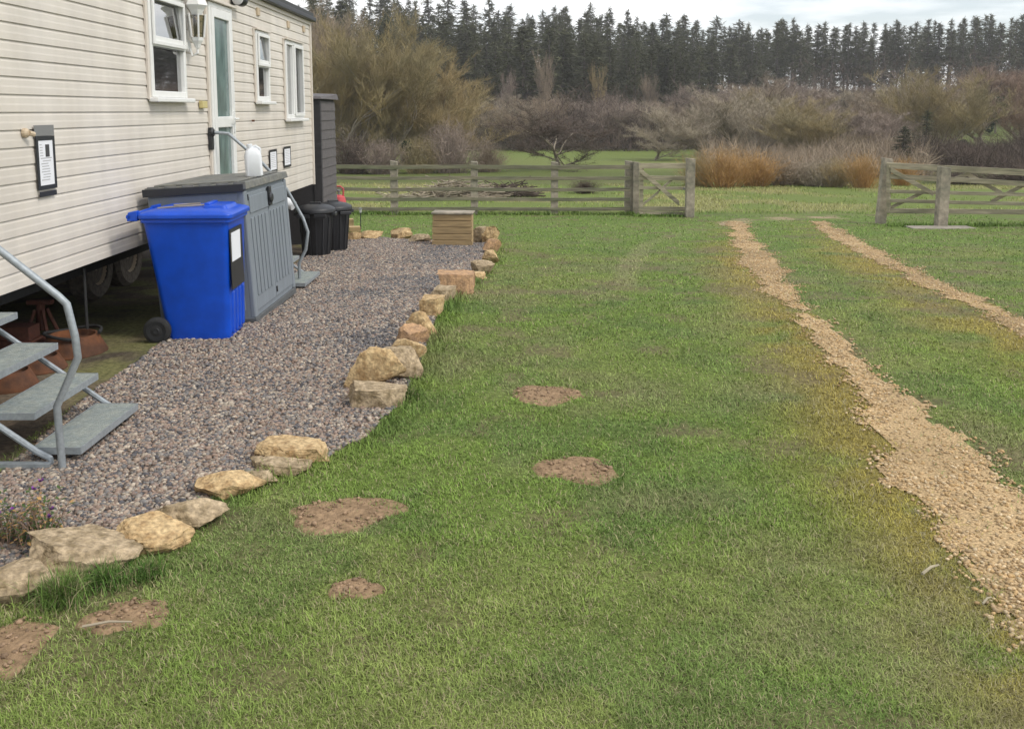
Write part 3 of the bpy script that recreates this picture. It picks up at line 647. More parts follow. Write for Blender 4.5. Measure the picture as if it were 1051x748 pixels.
for y0 in (.0, .50): m.hexa([(-.36, y0, .93), (-.36, y0 + .05, .93), (-.44, y0 + .05, .93), (-.44, y0, .93)][::1], [(-.36, y0, 1.01), (-.36, y0 + .05, 1.01), (-.43, y0 + .05, .995), (-.43, y0, .995)])
m.tube([(-.425, .0, .962), (-.425, .55, .962)], .022, 10); m.build('handle', M['blue'], WB, bevel=.01)
m = MB(); m.tube([(-.25, -.02, .105), (-.25, .57, .105)], .012, 8); m.build('axle', M['metal'], WB)
for y0 in (-.035, .545):
    m = MB(); m.lathe([(.085, 0), (.1, .008), (.102, .04), (.085, .05)], 28, (-.25, y0, .102), 'y'); wl = m.build('wheel', M['rubber'], WB, smooth=True)
    m = MB(); m.lathe([(.012, -.004), (.02, -.006), (.025, .002), (.075, -.003), (.08, .052)], 20, (-.25, y0, .102), 'y'); m.build('hub', M['black'], wl, smooth=True)
def fx(z): return .285 + .015 * (z - .10) / .8
m = MB(); m.hexa([(fx(.40) + .02, .03, .40), (fx(.40) + .024, .03, .40), (fx(.40) + .024, .40, .40), (fx(.40) + .02, .40, .40)], [(fx(.86) + .004, .03, .86), (fx(.86) + .008, .03, .86), (fx(.86) + .008, .40, .86), (fx(.86) + .004, .40, .86)])
st = m.build('sticker_backing', M['black'], WB)
m = MB(); m.hexa([(fx(.61) + .014, .06, .61), (fx(.61) + .018, .06, .61), (fx(.61) + .018, .32, .61), (fx(.61) + .014, .32, .61)], [(fx(.83) + .010, .06, .83), (fx(.83) + .014, .06, .83), (fx(.83) + .014, .32, .83), (fx(.83) + .010, .32, .83)])
m.build('label_paper', M['paper'], st)
m = MB(); m.tube([(-.25, .10, 1.016), (-.1, .12, 1.028), (.02, .2, 1.028), (.07, .24, 1.03)], .007, 6); m.tube([(-.2, .3, 1.02), (.0, .33, 1.03)], .007, 6)
tg = m.build('stick', M['bark']); tg.parent = None; tg.location = (-2.43, 6.86, 0); tag(tg, 'thin dark sticks lying on the blue bin lid', 'stick')

# ------------------------------------------------------------------ black dustbins
def dustbin(px, py, wpx, label, first=None):
    x_, y_ = G(px, py); 
    if first is None:
        T = thing('dustbin', label, 'dustbin', group='black dustbins beyond the steps')
        m = MB(); m.lathe([(.175, 0), (.185, .02), (.235, .60), (.24, .62), (.25, .62)], 28); 
        bd = m.build('body', M['black'], T, smooth=True)
        m = MB()
        for k in range(14):
            t = 2 * math.pi * k / 14; a = .05
            m.hexa([(.18 * math.cos(t - a), .18 * math.sin(t - a), .03), (.196 * math.cos(t - a), .196 * math.sin(t - a), .03), (.196 * math.cos(t + a), .196 * math.sin(t + a), .03), (.18 * math.cos(t + a), .18 * math.sin(t + a), .03)],
                   [(.22 * math.cos(t - a), .22 * math.sin(t - a), .55), (.240 * math.cos(t - a), .240 * math.sin(t - a), .55), (.240 * math.cos(t + a), .240 * math.sin(t + a), .55), (.22 * math.cos(t + a), .22 * math.sin(t + a), .55)])
        m.build('ribs', M['black'], bd)
        m = MB(); m.lathe([(.262, .60), (.275, .615), (.275, .65), (.265, .668), (.20, .70), (.10, .722), (.0005, .727)], 28); ld = m.build('lid', M['black'], T, smooth=True)
        m = MB(); m.box(-.08, .08, -.02, .02, .715, .75); m.build('lid_grip', M['black'], ld, bevel=.01)
        for s in (-1, 1):
            m = MB(); m.box(s * .26 - .03, s * .26 + .03, -.08, .08, .56, .61); m.build('handle', M['black'], T, bevel=.008)
        m = MB(); m.box(-.2, -.03, -.282, -.235, .55, .60); m.box(.03, .2, -.282, -.235, .55, .60); m.build('lid_clip', M['black'], T, bevel=.008)
    else: T = copy_tree(first); T['label'] = label
    T.location = (x_, y_, h1(x_, y_)); return T
db = dustbin(325, 262, 30, 'front black dustbin standing nearer the metal steps')
d2 = dustbin(343, 257, 30, 'rear black dustbin half hidden behind the front one', db); d2.rotation_euler.z = R(25)
# shed
SH = thing('shed', 'dark grey boarded shed just beyond the far end of the caravan', 'shed', (-3.0, 14.5, h1(-3, 14.6)), -th)
m = MB(); m.box(-1.6, -.012, 0, 1.22, 0, 2.28); m.build('front_wall', M['shedd'], SH)
m = MB()
for k in range(15): m.hexa([(-.012, .07, k * .15), (.016, .07, k * .15), (.016, 1.21, k * .15), (-.012, 1.21, k * .15)], [(-.012, .07, k * .15 + .148), (.004, .07, k * .15 + .148), (.004, 1.21, k * .15 + .148), (-.012, 1.21, k * .15 + .148)])
m.build('side_boards', M['shed'], SH)
m = MB(); m.box(-.10, .022, -.018, .065, 0, 2.26); m.build('corner_post', M['shedd'], SH)
m = MB(); m.hexa([(-1.7, -.06, 2.285), (.06, -.06, 2.285), (.06, 1.3, 2.285), (-1.7, 1.3, 2.285)], [(-1.7, -.02, 2.38), (.03, -.02, 2.32), (.03, 1.3, 2.38), (-1.7, 1.3, 2.44)]); m.build('roof', M['shed'], SH)
# gas cylinder
gx_, gy_ = G(352, 240); zc = AT(350, 200, gy_)[2]
GC = thing('gas_cylinder', 'red gas cylinder behind the black dustbins by the shed', 'gas cylinder', (gx_ - .06, gy_, h1(gx_, gy_)))
m = MB(); hz = zc - h1(gx_, gy_); m.lathe([(.12, 0), (.13, .02), (.13, hz - .12), (.11, hz - .04), (.05, hz)], 24); m.build('body', M['red'], GC, smooth=True)
m = MB(); m.tube([(-.08, 0, hz - .05), (-.085, 0, hz + .11), (-.03, 0, hz + .15), (.03, 0, hz + .15), (.085, 0, hz + .11), (.08, 0, hz - .05)], .016, 8); m.build('guard', M['red'], GC)
m = MB(); m.lathe([(.022, 0), (.022, .05), (.035, .06), (.035, .09)], 12, (0, 0, hz)); m.build('valve', M['metal'], GC)
# white bowl / drain
dp = AT(300, 215, 11.2)
m = MB(); m.tube([(-D - .05, 11.6, .66), (-D + .1, 11.6, .64), (-D + .28, 11.55, .56)], [.07, .065, .06], 14); o = m.build('white_pipe', M['hdpe'], smooth=True); o.rotation_euler.z = -th; tag(o, 'white plastic waste pipe jutting out below the caravan behind the box', 'pipe')
# timber blocks beside the dustbins
for (px, py, w_, h_, l) in ((359, 236, .16, .2, 'small sawn timber block standing by the dustbins'), (364.5, 238, .2, .09, 'flat timber offcut lying beside the upright block')):
    a, b = G(px, py); m = MB(); m.box(-w_ / 2, w_ / 2, 0, .18, 0, h_); o = m.build('timber_block', M['crate'], bevel=.006); o.location = (a, b, h1(a, b)); o.rotation_euler.z = R(15); tag(o, l, 'timber block')
# solar light
a, b = G(370.3, 236); hz = AT(370, 214, b)[2] - h1(a, b)
SLm = thing('solar_light', 'small dark solar stake light in lawn left of the crate', 'garden light', (a, b, h1(a, b)))
m = MB(); m.tube([(0, 0, -.05), (0, 0, hz - .08)], .009, 6); m.build('stake', M['black'], SLm)
m = MB(); m.lathe([(.018, hz - .08), (.03, hz - .02)], 10); m.build('lens', M['curtain'], SLm)
m = MB(); m.lathe([(.035, hz - .02), (.037, hz), (.01, hz + .01)], 12); m.build('cap', M['metal'], SLm)
# slatted crate
a, b = G(464, 252.5)
CR = thing('slatted_crate', 'small tan slatted timber box at the far edge of the gravel', 'crate', (a, b, h1(a, b) - .01), R(-4))
cw, chh = .315, .50
for k in range(5):
    z_ = k * .1; s = .028 * (k + .5) / 5; m = MB(); m.box(-cw + s * .5, cw - s * .2, -.012 + s, .012 + s, z_ + .003, z_ + .093); m.build('front_slat', M['crate'], CR, bevel=.004)
m = MB(); m.box(-cw + .02, cw - .02, .045, .34, .0, chh - .035); m.build('inner_box', M['crate'], CR)
m = MB(); m.box(-cw - .005, cw + .005, -.01, .37, chh + .0, chh + .028); m.build('top', M['timber'], CR, bevel=.004)

# ------------------------------------------------------------------ things under the caravan
def disc(px, py, r, hgt, label):
    a, b = G(px, py); T = thing('rusty_dish', label, 'rusty dish', (a, b, h1(a, b)), 0, 'rusty metal dishes under the caravan')
    m = MB(); m.lathe([(r, 0), (r * 1.01, .012), (r * .9, hgt * .45), (r * .72, hgt), (r * .66, hgt), (r * .6, hgt * .7), (.02, hgt * .6)], 36); m.build('dish', M['rust'], T, smooth=True); return T
disc(76, 362, .23, .14, 'orange rusty round dish with black hose loop nearest the blue bin')
disc(40, 379, .18, .10, 'rusty dish half hidden behind the second step')
disc(10, 397, .17, .11, 'rusty dish lowest at the left edge behind the steps')
a, b = G(76, 362)
m = MB(); m.tube([(.19 * math.cos(t) * 1.0, .19 * math.sin(t), .15 + .015 * math.sin(2 * t)) for t in np.linspace(0, 5.4, 22)], .012, 8); o = m.build('hose_loop', M['rubber'], smooth=True); o.location = (a, b, h1(a, b)); tag(o, 'black hose loop resting on the rusty dish', 'hose')
m = MB(); m.tube([(0, 0, .15), (0, 0, .6)], .012, 8); o = m.build('support_rod', M['rubber']); o.location = (a + .05, b + .12, h1(a, b)); tag(o, 'thin dark steel rod rising from the rusty dish', 'rod')
a, b = G(44, 352)
JS = thing('jack_stand', 'red oxide axle stand under the caravan behind the steps', 'axle stand', (a, b, 0))
m = MB()
for sx_, sy_ in ((-.1, -.1), (.1, -.1), (.1, .1), (-.1, .1)): m.tube([(sx_, sy_, 0), (sx_ * .3, sy_ * .3, .26)], .014, 6)
m.build('legs', M['redox'], JS); m = MB(); m.lathe([(.03, .1), (.03, .3)], 10); m.box(-.09, .09, -.03, .03, .30, .33); m.build('head', M['redox'], JS)
a, b = G(20, 362)
m = MB(); m.box(-.15, .15, -.1, .1, 0, .1); m.box(-.12, .12, -.08, .08, .1005, .2); o = m.build('brick_stack', M['redox'], bevel=.005); o.location = (a, b, 0); tag(o, 'small stack of dull red blocks under the caravan', 'blocks')

# ------------------------------------------------------------------ rocks
def rock(x0, x1, ytop, ybot, label, mt='stone1', depth=.8, seed=0, blocky=.5, tilt=0, deepen=0):
    a, b = G((x0 + x1) / 2, ybot); s = b * 1.0
    w_ = (x1 - x0) / F * b * cp * (1.26 if b < 6 else 1.24) ; z_ = h1(a, b)
    Wd = w_ * depth; yc = b + Wd / 2; a *= yc / b; w_ *= yc / b
    topz = AT((x0 + x1) / 2, ytop, yc + Wd * .15)[2]; hh = max(.05, (topz - z_) * 1.12) 
    bm = bmesh.new(); bmesh.ops.create_icosphere(bm, subdivisions=5, radius=1)
    r_ = random.Random(seed * 7 + 1); cuts = []
    for k in range(6 if blocky > .8 else 17):
        n = Vector((r_.gauss(0, 1), r_.gauss(0, 1), r_.gauss(0, .8))).normalized(); cuts.append((n, r_.uniform(.42, .74)))
    if blocky > .8: cuts = [(Vector((sx_ + r_.gauss(0, .12), sy_ + r_.gauss(0, .12), sz_ + r_.gauss(0, .12))).normalized(), r_.uniform(.5, .62)) for sx_, sy_, sz_ in ((1, 0, 0), (-1, 0, 0), (0, 1, 0), (0, -1, 0), (0, 0, 1), (0, 0, -1), (.7, -.7, .2))]
    cuts.append((Vector((0, 0, 1)), .72))
    for v in bm.verts:
        p = v.co.copy(); 
        q = Vector([math.copysign(abs(c) ** (1 - .45 * blocky), c) for c in p]); p = q
        for n, d_ in cuts:
            e = p.dot(n) - d_
            if e > 0: p -= n * e * .985
        k_ = 1 + .06 * mn.noise(p * 2.2 + Vector((seed, 0, 0))) + .05 * mn.noise(p * 5 + Vector((0, seed, 0))) + .035 * mn.noise(p * 12) + .018 * mn.noise(p * 26)
        v.co = p * k_
    xs = [v.co.x for v in bm.verts]; ys = [v.co.y for v in bm.verts]; zs = [v.co.z for v in bm.verts]
    sc_ = (w_ / (max(xs) - min(xs)), Wd / (max(ys) - min(ys)), (hh + .04) / (max(zs) - min(zs)))
    for v in bm.verts:
        v.co = Vector(((v.co.x - (max(xs) + min(xs)) / 2) * sc_[0], (v.co.y - (max(ys) + min(ys)) / 2) * sc_[1], (v.co.z - min(zs)) * sc_[2] - .04))
    me = bpy.data.meshes.new('edging_rock'); bm.to_mesh(me); bm.free(); me.materials.append(M[mt])
    me.polygons.foreach_set('use_smooth', [True] * len(me.polygons)); me.set_sharp_from_angle(angle=R(22))
    o = bpy.data.objects.new('edging_rock', me); C.objects.link(o); o.location = (a, yc, z_); o.rotation_euler = (0, R(tilt), 0)
    tag(o, label, 'rock', 'sandstone rocks edging the gravel'); return o
RK = [
 (268, 337, 451, 480, 'pale sandstone rock with flat top, last of the front row before the gap', 'stone1', .75, 0),
 (258, 316, 470, 491, 'low flat grey rock in front of the flat-topped rock', 'stone2', .6, 0),
 (240, 283, 482, 502, 'small dull slab between the low flat rock and pale pointed rock', 'stone2', .7, 0),
 (207, 266, 484, 516, 'pale pointed sandstone rock fourth from the gap', 'stone1', .8, 4),
 (158, 232, 508, 546, 'broad low greyish slab left of the pale pointed rock', 'stone2', .8, 0),
 (126, 194, 531, 574, 'bright yellow angular rock in the foreground row', 'stone1', .8, -3),
 (38, 142, 545, 600, 'largest flat brown rock at the lower left', 'stone2', .75, 0),
 (-24, 56, 580, 628, 'mossy rock cut by the left edge of the picture', 'stone2', .75, 0),
 (357, 413, 395, 421, 'flat grey sandstone block at the gap end of the far row', 'stone2', .6, 0),
 (393, 432, 359, 392, 'rough grey rock leaning behind the tilted tan boulder', 'stone2', .7, 0),
 (398, 434, 347, 372, 'rounded sandstone rock behind the tilted tan boulder', 'stone1', .7, 0),
 (406, 438, 334, 356, 'mossy orange-brown rock fourth from the gap end', 'stone3', .7, 0),
 (420, 448, 320, 345, 'upright rock with dark stains along the lawn edge', 'stone1', .7, 0),
 (433, 455, 305, 326, 'narrow yellow rock below the square block', 'stone1', .8, 0),
 (439, 465, 295, 311, 'small pale rock tucked against the square block', 'stone2', .8, 0),
 (452, 484, 280, 303, 'large square orange sandstone block', 'stone3', .7, 0),
 (469, 498, 279, 287, 'thin flat slab just behind the square block', 'stone1', .6, 0),
 (485, 506, 268, 283, 'grey rock where the edging bends to the crate', 'stone2', .8, 0),
 (496, 511, 258, 271, 'small tan rock on the far right bend', 'stone1', .9, 0),
 (497, 513, 246, 260, 'orange topped small rock near the far corner', 'stone3', .9, 0),
 (495, 511, 233, 250, 'upright pale rock at the far corner of the gravel', 'stone1', .8, 0),
 (485, 498, 234, 250, 'upright grey rock right beside the crate', 'stone2', .8, 0),
 (402, 422, 235, 246, 'pair-like lumpy rock left of the crate', 'stone1', .7, 0),
 (421, 441, 241, 249, 'low dark rock touching the left side of the crate', 'stone2', .7, 0),
 (370, 391, 237, 246, 'low tan rock at the far gravel edge near the solar light', 'stone1', .7, 0),
 (356, 369, 238, 247, 'low pale rock beside the timber blocks', 'stone1', .7, 0),
]
for i, (a, b, c, d, l, mt, dp_, tl) in enumerate(RK): rock(a, b, c, d, l, mt, dp_, i, blocky=.9 if 'square' in l or 'block' in l else .5, tilt=tl)
o = rock(360, 411, 361, 400, 'tilted tan boulder resting on the flat block by the gap', 'stone1', .45, 41, .6, 6)
o.location.z += .02
# white concrete slab beside the right gate post
a, b = G(965, 234.5)
m = MB(); m.box(-.62, .62, -.22, .22, -.04, .03); o = m.build('concrete_slab', M['concrete'], bevel=.01); o.location = (a, b, h1(a, b)); tag(o, 'flat pale concrete slab in the grass below the right gate', 'slab')

# ------------------------------------------------------------------ fence and gates
def post(name, px, ptop, ybase, wpx, label=None, parent=None, Yd=None, lean=0, mt='timber', cat='post', group=None):
    a, b = G(px, ybase) if Yd is None else (AT(px, ybase, Yd)[0], Yd)
    z_ = h1(a, b); tz = AT(px, ptop, b)[2]; hw = wpx / F * b / 2
    m = MB(); n = 5; k = len(m.v); rg = []
    for i in range(n + 1):
        t = i / n; zz = (tz - z_ + .15) * t - .15; j = .006 * mn.noise(Vector((px, i * .8, 0)))
        rg.append([(x_ + j + lean * max(0, zz), y_, zz + (0 if i < n else -.02 * (x_ > 0))) for x_, y_ in ((-hw, -hw), (hw, -hw), (hw, hw), (-hw, hw))])
    loft(m, rg); o = m.build(name, M[mt], parent, bevel=.008)
    if parent is None: o.location = (a, b, z_)
    else: o.location = (a, b, z_)
    if label: tag(o, label, cat, group)
    return o, (a, b, z_)
FN = thing('post_and_rail_fence', 'weathered grey post and rail fence between the shed and the small gate', 'fence', (0, 0, 0))
def rail(m, p, q, hh=.045, d=.018, jit=.01, seed=0):
    p, q = Vector(p), Vector(q); dirv = (q - p).normalized(); side = dirv.cross(Vector((0, 0, 1))).normalized() * d; n = 5; rg = []
    for i in range(n + 1):
        c = p.lerp(q, i / n) + Vector((0, 0, jit * mn.noise(Vector((seed * 3.3, i * .9, p.z * 9))))); hv = Vector((0, 0, hh * (1 + .12 * mn.noise(Vector((i, seed, 3))))))
        rg.append([tuple(c - side - hv), tuple(c + side - hv), tuple(c + side + hv), tuple(c - side + hv)])
    loft(m, rg)
FY = 21.9
FP = [(323, 168), (405, 165), (487, 165.5), (569, 166)]
for px, tp in FP: post('post', px, tp, 218.5, 7.2, parent=FN, Yd=FY)
edges = [300, 323, 405, 487, 569, 646]
RY = [171.5, 183, 194.5, 204.5, 214.5]
for j, ry in enumerate(RY):
    for k in range(len(edges) - 1):
        m = MB(); yy = FY - .10 if j % 1 == 0 else FY; d0 = [.4, -.5, .3, 0, .4][k]; d1 = [0, .3, -.4, .4, .0][k]
        if j == 0 and k in (0, 1): d0 -= .0
        rail(m, AT(edges[k] - .6, ry + d0, yy + .003 * k), AT(edges[k + 1] + .6, ry + d1, yy + .003 * k), .047 if j == 0 else .04, .016, .012, j * 7 + k)
        m.build('rail', M['rail'], FN, bevel=.004)
# small gate + its posts
post('gate_post', 644.6, 165, 219.5, 7.6, 'left split gate post at the end of the rail fence', None, None, 0, 'timber', 'gate post', 'thick timber gate posts')
post('gate_post', 652.3, 166, 219.8, 6.4, 'second post touching the left split gate post, carrying the small gate', None, None, 0, 'timber', 'gate post', 'thick timber gate posts')
(_, gp) = post('gate_post', 707.6, 162.3, 223, 8.6, 'tall thick post right of the small gate at the gateway opening', None, None, -.005, 'timber', 'gate post', 'thick timber gate posts')
SG = thing('small_gate', 'narrow weathered gate with one diagonal brace left of the gateway', 'gate', (0, 0, 0))
gY = 21.4
for i, (ya, yb, h_) in enumerate(((170.5, 170.3, .062), (182.5, 183, .05), (193, 193.5, .035), (214.3, 214.6, .05), (218.6, 219.2, .035))):
    m = MB(); rail(m, AT(655.5, ya, gY), AT(703.5, yb, gY), h_, .02, .008, 80 + i); m.build('bar', M['pale_rail'], SG, bevel=.004)
for i, (p, q, h_) in enumerate((((656, 174), (697, 209), .06), ((656, 213), (676, 197), .035), ((676, 196), (694, 181), .03))):
    m = MB(); yb = gY - .05 if i == 0 else gY + .05; rail(m, AT(*p, yb), AT(*q, yb), h_, .018, .005, 90 + i); m.build('brace', M['pale_rail'], SG, bevel=.004)
m = MB(); m.box(-.04, .04, -.03, .03, 0, 1.1); o = m.build('stile', M['pale_rail'], SG, bevel=.004); q_ = AT(658, 217, gY + .04); o.location = (q_[0], q_[1], q_[2])
m = MB(); q_ = AT(703, 194, gY - .03); m.box(q_[0] - .05, q_[0] + .06, q_[1] - .03, q_[1], q_[2] - .02, q_[2] + .02); m.build('latch', M['metal'], SG)
# right: leaning hanging post, middle post, open field gate and fence
post('gate_post', 903.5, 162, 229.5, 8.6, 'leaning thick post right of the gateway opening', None, None, .055, 'timber', 'gate post', 'thick timber gate posts')
post('fence_post', 965.5, 171, 233.5, 10.2, 'stout post in front of the right field gate beside the concrete slab', None, None, 0, 'timber', 'post')
FG = thing('field_gate', 'wide weathered field gate with crossed braces on the right', 'gate', (0, 0, 0))
gl_, gr_ = 910, 1110
def gp_(px, py): t = (px - 910) / 200; return AT(px, py, 19.2 - 1.3 * t)
for i, (ya, yb, h_) in enumerate(((170, 180.5, .062), (181, 192, .05), (196.5, 201, .035), (206, 211, .035), (216.5, 218, .05))):
    m = MB(); rail(m, gp_(gl_, ya), gp_(gr_, yb), h_, .02, .008, 120 + i); m.build('bar', M['pale_rail'], FG, bevel=.004)
for i, (p, q, h_) in enumerate((((913, 174), (957, 199), .05), ((914, 214), (950, 197), .04), ((974, 187), (994, 179), .045), ((994, 179), (1030, 199), .045), ((1018, 208), (1052, 190), .045), ((1052, 190), (1095, 214), .045))):
    m = MB(); a_, b_ = Vector(gp_(*p)), Vector(gp_(*q)); a_.y += .05 if i > 0 else -.05; b_.y += .05 if i > 0 else -.05; rail(m, a_, b_, h_, .018, .004, 140 + i); m.build('brace', M['pale_rail'], FG, bevel=.004)
for px in (912, 1108):
    m = MB(); a_, b_ = Vector(gp_(px, 217)), Vector(gp_(px, 169.5)); m.tube([a_, b_], .045, 4); m.build('stile', M['pale_rail'], FG)

# ------------------------------------------------------------------ twigs, trees
def sliver_block(P, Dv, Ln, Wd):
    """thin crossed blades: P base (n,3), D dir (n,3)"""
    n = len(P); s = np.cross(Dv, rng.normal(size=(n, 3))); s /= np.linalg.norm(s, axis=1)[:, None] + 1e-9
    bend = rng.normal(0, .12, (n, 3)) * Ln[:, None]
    tip = P + Dv * Ln[:, None] + bend; mid = P + Dv * (Ln * .5)[:, None] + bend * .2
    h = (Wd / 2)[:, None]
    V = np.stack([P - s * h, P + s * h, mid + s * h * .7, mid - s * h * .7, tip], 1).reshape(-1, 3)
    b = (np.arange(n) * 5)[:, None]
    return V, b + np.array([0, 1, 2, 3]), b + np.array([3, 2, 4])
def tube_np(segs, sides=4):
    """segs list of (p0,p1,r0,r1)"""
    if not segs: return np.zeros((0, 3)), np.zeros((0, 4), int)
    p0 = np.array([s[0] for s in segs]); p1 = np.array([s[1] for s in segs]); r0 = np.array([s[2] for s in segs]); r1 = np.array([s[3] for s in segs])
    d = p1 - p0; d /= np.linalg.norm(d, axis=1)[:, None] + 1e-9; ref = np.where(np.abs(d[:, 2:3]) > .9, np.array([[1., 0, 0]]), np.array([[0, 0, 1.]]))
    a = np.cross(d, ref); a /= np.linalg.norm(a, axis=1)[:, None]; b = np.cross(d, a); V = []
    for P, r in ((p0, r0), (p1, r1)):
        for k in range(sides):
            t = 2 * math.pi * k / sides; V.append(P + (a * math.cos(t) + b * math.sin(t)) * r[:, None])
    V = np.stack(V, 1).reshape(-1, 3); base = (np.arange(len(segs)) * 2 * sides)[:, None, None]
    q = np.array([[k, (k + 1) % sides, sides + (k + 1) % sides, sides + k] for k in range(sides)])[None]
    return V, (base + q).reshape(-1, 4)
def bare_tree_mesh(name, seed, h=10, spread=.55, trunk=.25, levels=4, kids=(6, 6, 5), twigs=10, upright=.35, twlen=.9, twr=.022, multi=1, trunk_h=.2, barkm='bark', twigm='tw_brown', droop=0.):
    r_ = random.Random(seed); segs = []; tips = []
    def grow(p, d, ln, rad, lv):
        n = 5 if lv < 2 else 4; pts = [p]
        for i in range(n):
            d = (d + Vector((r_.gauss(0, .16), r_.gauss(0, .16), r_.gauss(0, .10) + (upright * .10 if lv else .02) - droop * .05 * lv))).normalized()
            q = p + d * ln / n; ra, rb = rad * (1 - .75 * i / n), rad * (1 - .75 * (i + 1) / n)
            segs.append((tuple(p), tuple(q), ra, rb, lv)); p = q; pts.append((p, d, rb))
        if lv == 1 or lv == 2:
            for (q, dd, rb) in pts[2:]: tips.append((q, dd))
        if lv >= levels - 1:
            for (q, dd, rb) in pts[1:]: tips.append((q, dd))
            return
        k_ = kids[min(lv, len(kids) - 1)]
        for j in range(k_):
            t = (trunk_h * (1.0 if lv == 0 else .4) + (1 - trunk_h * (1.0 if lv == 0 else .4)) * (j + r_.random()) / k_) * n; i = min(n - 1, int(t)); q0 = pts[i] if i else (pts[0], d, rad)
            q0p = q0[0] if isinstance(q0, tuple) else q0; q1p = pts[i + 1][0]; pp = q0p.lerp(q1p, t - i); dd = pts[i + 1][1]
            az = r_.uniform(0, 6.28); pr = Vector((math.cos(az), math.sin(az), r_.uniform(-.1, .35))); nd_ = (dd * (1 - spread) + pr * spread + Vector((0, 0, upright * .4))).normalized()
            grow(pp, nd_, ln * r_.uniform(.48, .72) * (1.15 if lv == 0 else 1), max(.016, rad * .5 * (1 - .5 * i / n)), lv + 1)
    for k in range(multi):
        az = r_.uniform(0, 6.28); off = 0 if multi == 1 else .09; ld = 0 if multi == 1 else r_.uniform(.12, .42)
        grow(Vector((off * math.cos(az), off * math.sin(az), -.3)), Vector((.06 * r_.gauss(0, 1) + ld * math.cos(az), .06 * r_.gauss(0, 1) + ld * math.sin(az), 1)).normalized(), h * (.62 if multi == 1 else r_.uniform(.5, .66)), trunk, 0)
    P = np.array([t[0][:] for t in tips]); Dv = np.array([t[1][:] for t in tips]); P = np.repeat(P, twigs, 0); Dv = np.repeat(Dv, twigs, 0)
    n = len(P); D2 = Dv * .8 + rng.normal(0, .46, (n, 3)); D2[:, 2] += upright * .8 + .15 - droop * .6; D2 /= np.linalg.norm(D2, axis=1)[:, None]
    P = P + rng.normal(0, .08, (n, 3)); V, q, t = sliver_block(P, D2, rng.uniform(.4, 1, n) * twlen, rng.uniform(.5, 1.1, n) * twr)
    zmax = V[:, 2].max(); s = h / zmax
    crown = (V * s, q, t); vt, ft = tube_np([x[:4] for x in segs if x[4] <= 1], 6); vb, fb = tube_np([x[:4] for x in segs if x[4] > 1], 4)
    tr = np_mesh('trunk', vt * s, [ft], M[barkm]); 
    Vc = np.concatenate([crown[0], vb * s]); cr = np_mesh('crown', Vc, [np.concatenate([crown[1], fb + len(crown[0])]), crown[2]], M[twigm])
    wid = np.percentile(np.abs(Vc[:, 0]), 97) * 2
    return tr, cr, wid
def tree_proto(seed, **k):
    tr, cr, wd = bare_tree_mesh('t', seed, **k); mt, mc = tr.data, cr.data; bpy.data.objects.remove(tr); bpy.data.objects.remove(cr); return mt, mc, k.get('h', 10), wd
def place_tree(name, proto, x_, y_, hgt, wid, label, cat='tree', group=None, rz=None, twig=None):
    mt, mc, h0, w0 = proto; z_ = h1(x_, y_) - .1
    T = thing(name, label, cat, (x_, y_, z_), random.uniform(0, 6.28) if rz is None else rz, group)
    sx_ = (wid / w0) if wid else hgt / h0; T.scale = (sx_, sx_, hgt / h0)
    for nm, me in (('trunk', mt), ('crown', mc)):
        if me is None: continue
        o = bpy.data.objects.new(nm, me); C.objects.link(o); o.parent = T
        if nm == 'crown' and twig: o.material_slots[0].link = 'OBJECT'; o.material_slots[0].material = M[twig]
    return T
def tree_px(name, proto, px, ybase, ytop, wpx, Yd, label, twig=None, cat='tree', group=None):
    x_ = AT(px, ybase, Yd)[0]; z_ = h1(x_, Yd); tz = AT(px, ytop, Yd)[2]; hg = max(.8, tz - z_)
    return place_tree(name, proto, x_, Yd, hg, wpx / F * Yd if wpx else None, label, cat, group, None, twig)
PA = tree_proto(1, h=10, spread=.45, kids=(11, 6, 5), twigs=5, upright=.45, twr=.03, trunk_h=.1, multi=2, trunk=.14)
PB = tree_proto(2, h=10, spread=.5, kids=(10, 6, 5), twigs=5, upright=.3, twr=.03, trunk_h=.12)
PC = tree_proto(3, h=10, spread=.38, kids=(10, 6, 4), twigs=7, upright=.45, twr=.026, multi=3, trunk=.16, trunk_h=.1, twlen=1.1)
PD = tree_proto(4, h=6, spread=.6, kids=(8, 6, 5), twigs=8, upright=.1, twr=.022, twlen=.55, trunk_h=.15, trunk=.16)
PE = tree_proto(5, h=10, spread=.42, kids=(12, 6, 4), twigs=6, upright=.6, twr=.03, trunk_h=.14)
def scrub_proto(seed, h, n, spread, wr=.02, tw=8, twl=.5, stiff=.9):
    az = rng.uniform(0, 6.28, n); rad = np.abs(rng.normal(0, spread * .3, n)); P = np.stack([rad * np.cos(az), rad * np.sin(az), np.full(n, -.05)], -1)
    D_ = np.stack([np.cos(az) * rad * .9 + rng.normal(0, .16, n), np.sin(az) * rad * .9 + rng.normal(0, .16, n), np.full(n, 1.)], -1); D_ /= np.linalg.norm(D_, axis=1)[:, None]
    Ln = h * rng.uniform(.45, 1.0, n) * (1 - .25 * np.clip(rad / spread, 0, 1)); V1, q1, t1 = sliver_block(P, D_, Ln, np.full(n, wr * 1.5))
    k = tw; PP = np.repeat(P, k, 0) + np.repeat(D_, k, 0) * (np.repeat(Ln, k) * rng.uniform(.15, 1, n * k))[:, None]; DD = np.repeat(D_, k, 0) * stiff + rng.normal(0, .45, (n * k, 3)); DD /= np.linalg.norm(DD, axis=1)[:, None]
    V2, q2, t2 = sliver_block(PP, DD, rng.uniform(.4, 1, n * k) * twl, np.full(n * k, wr))
    return np.concatenate([V1, V2]), [np.concatenate([q1, q2 + len(V1)]), np.concatenate([t1, t2 + len(V1)])]
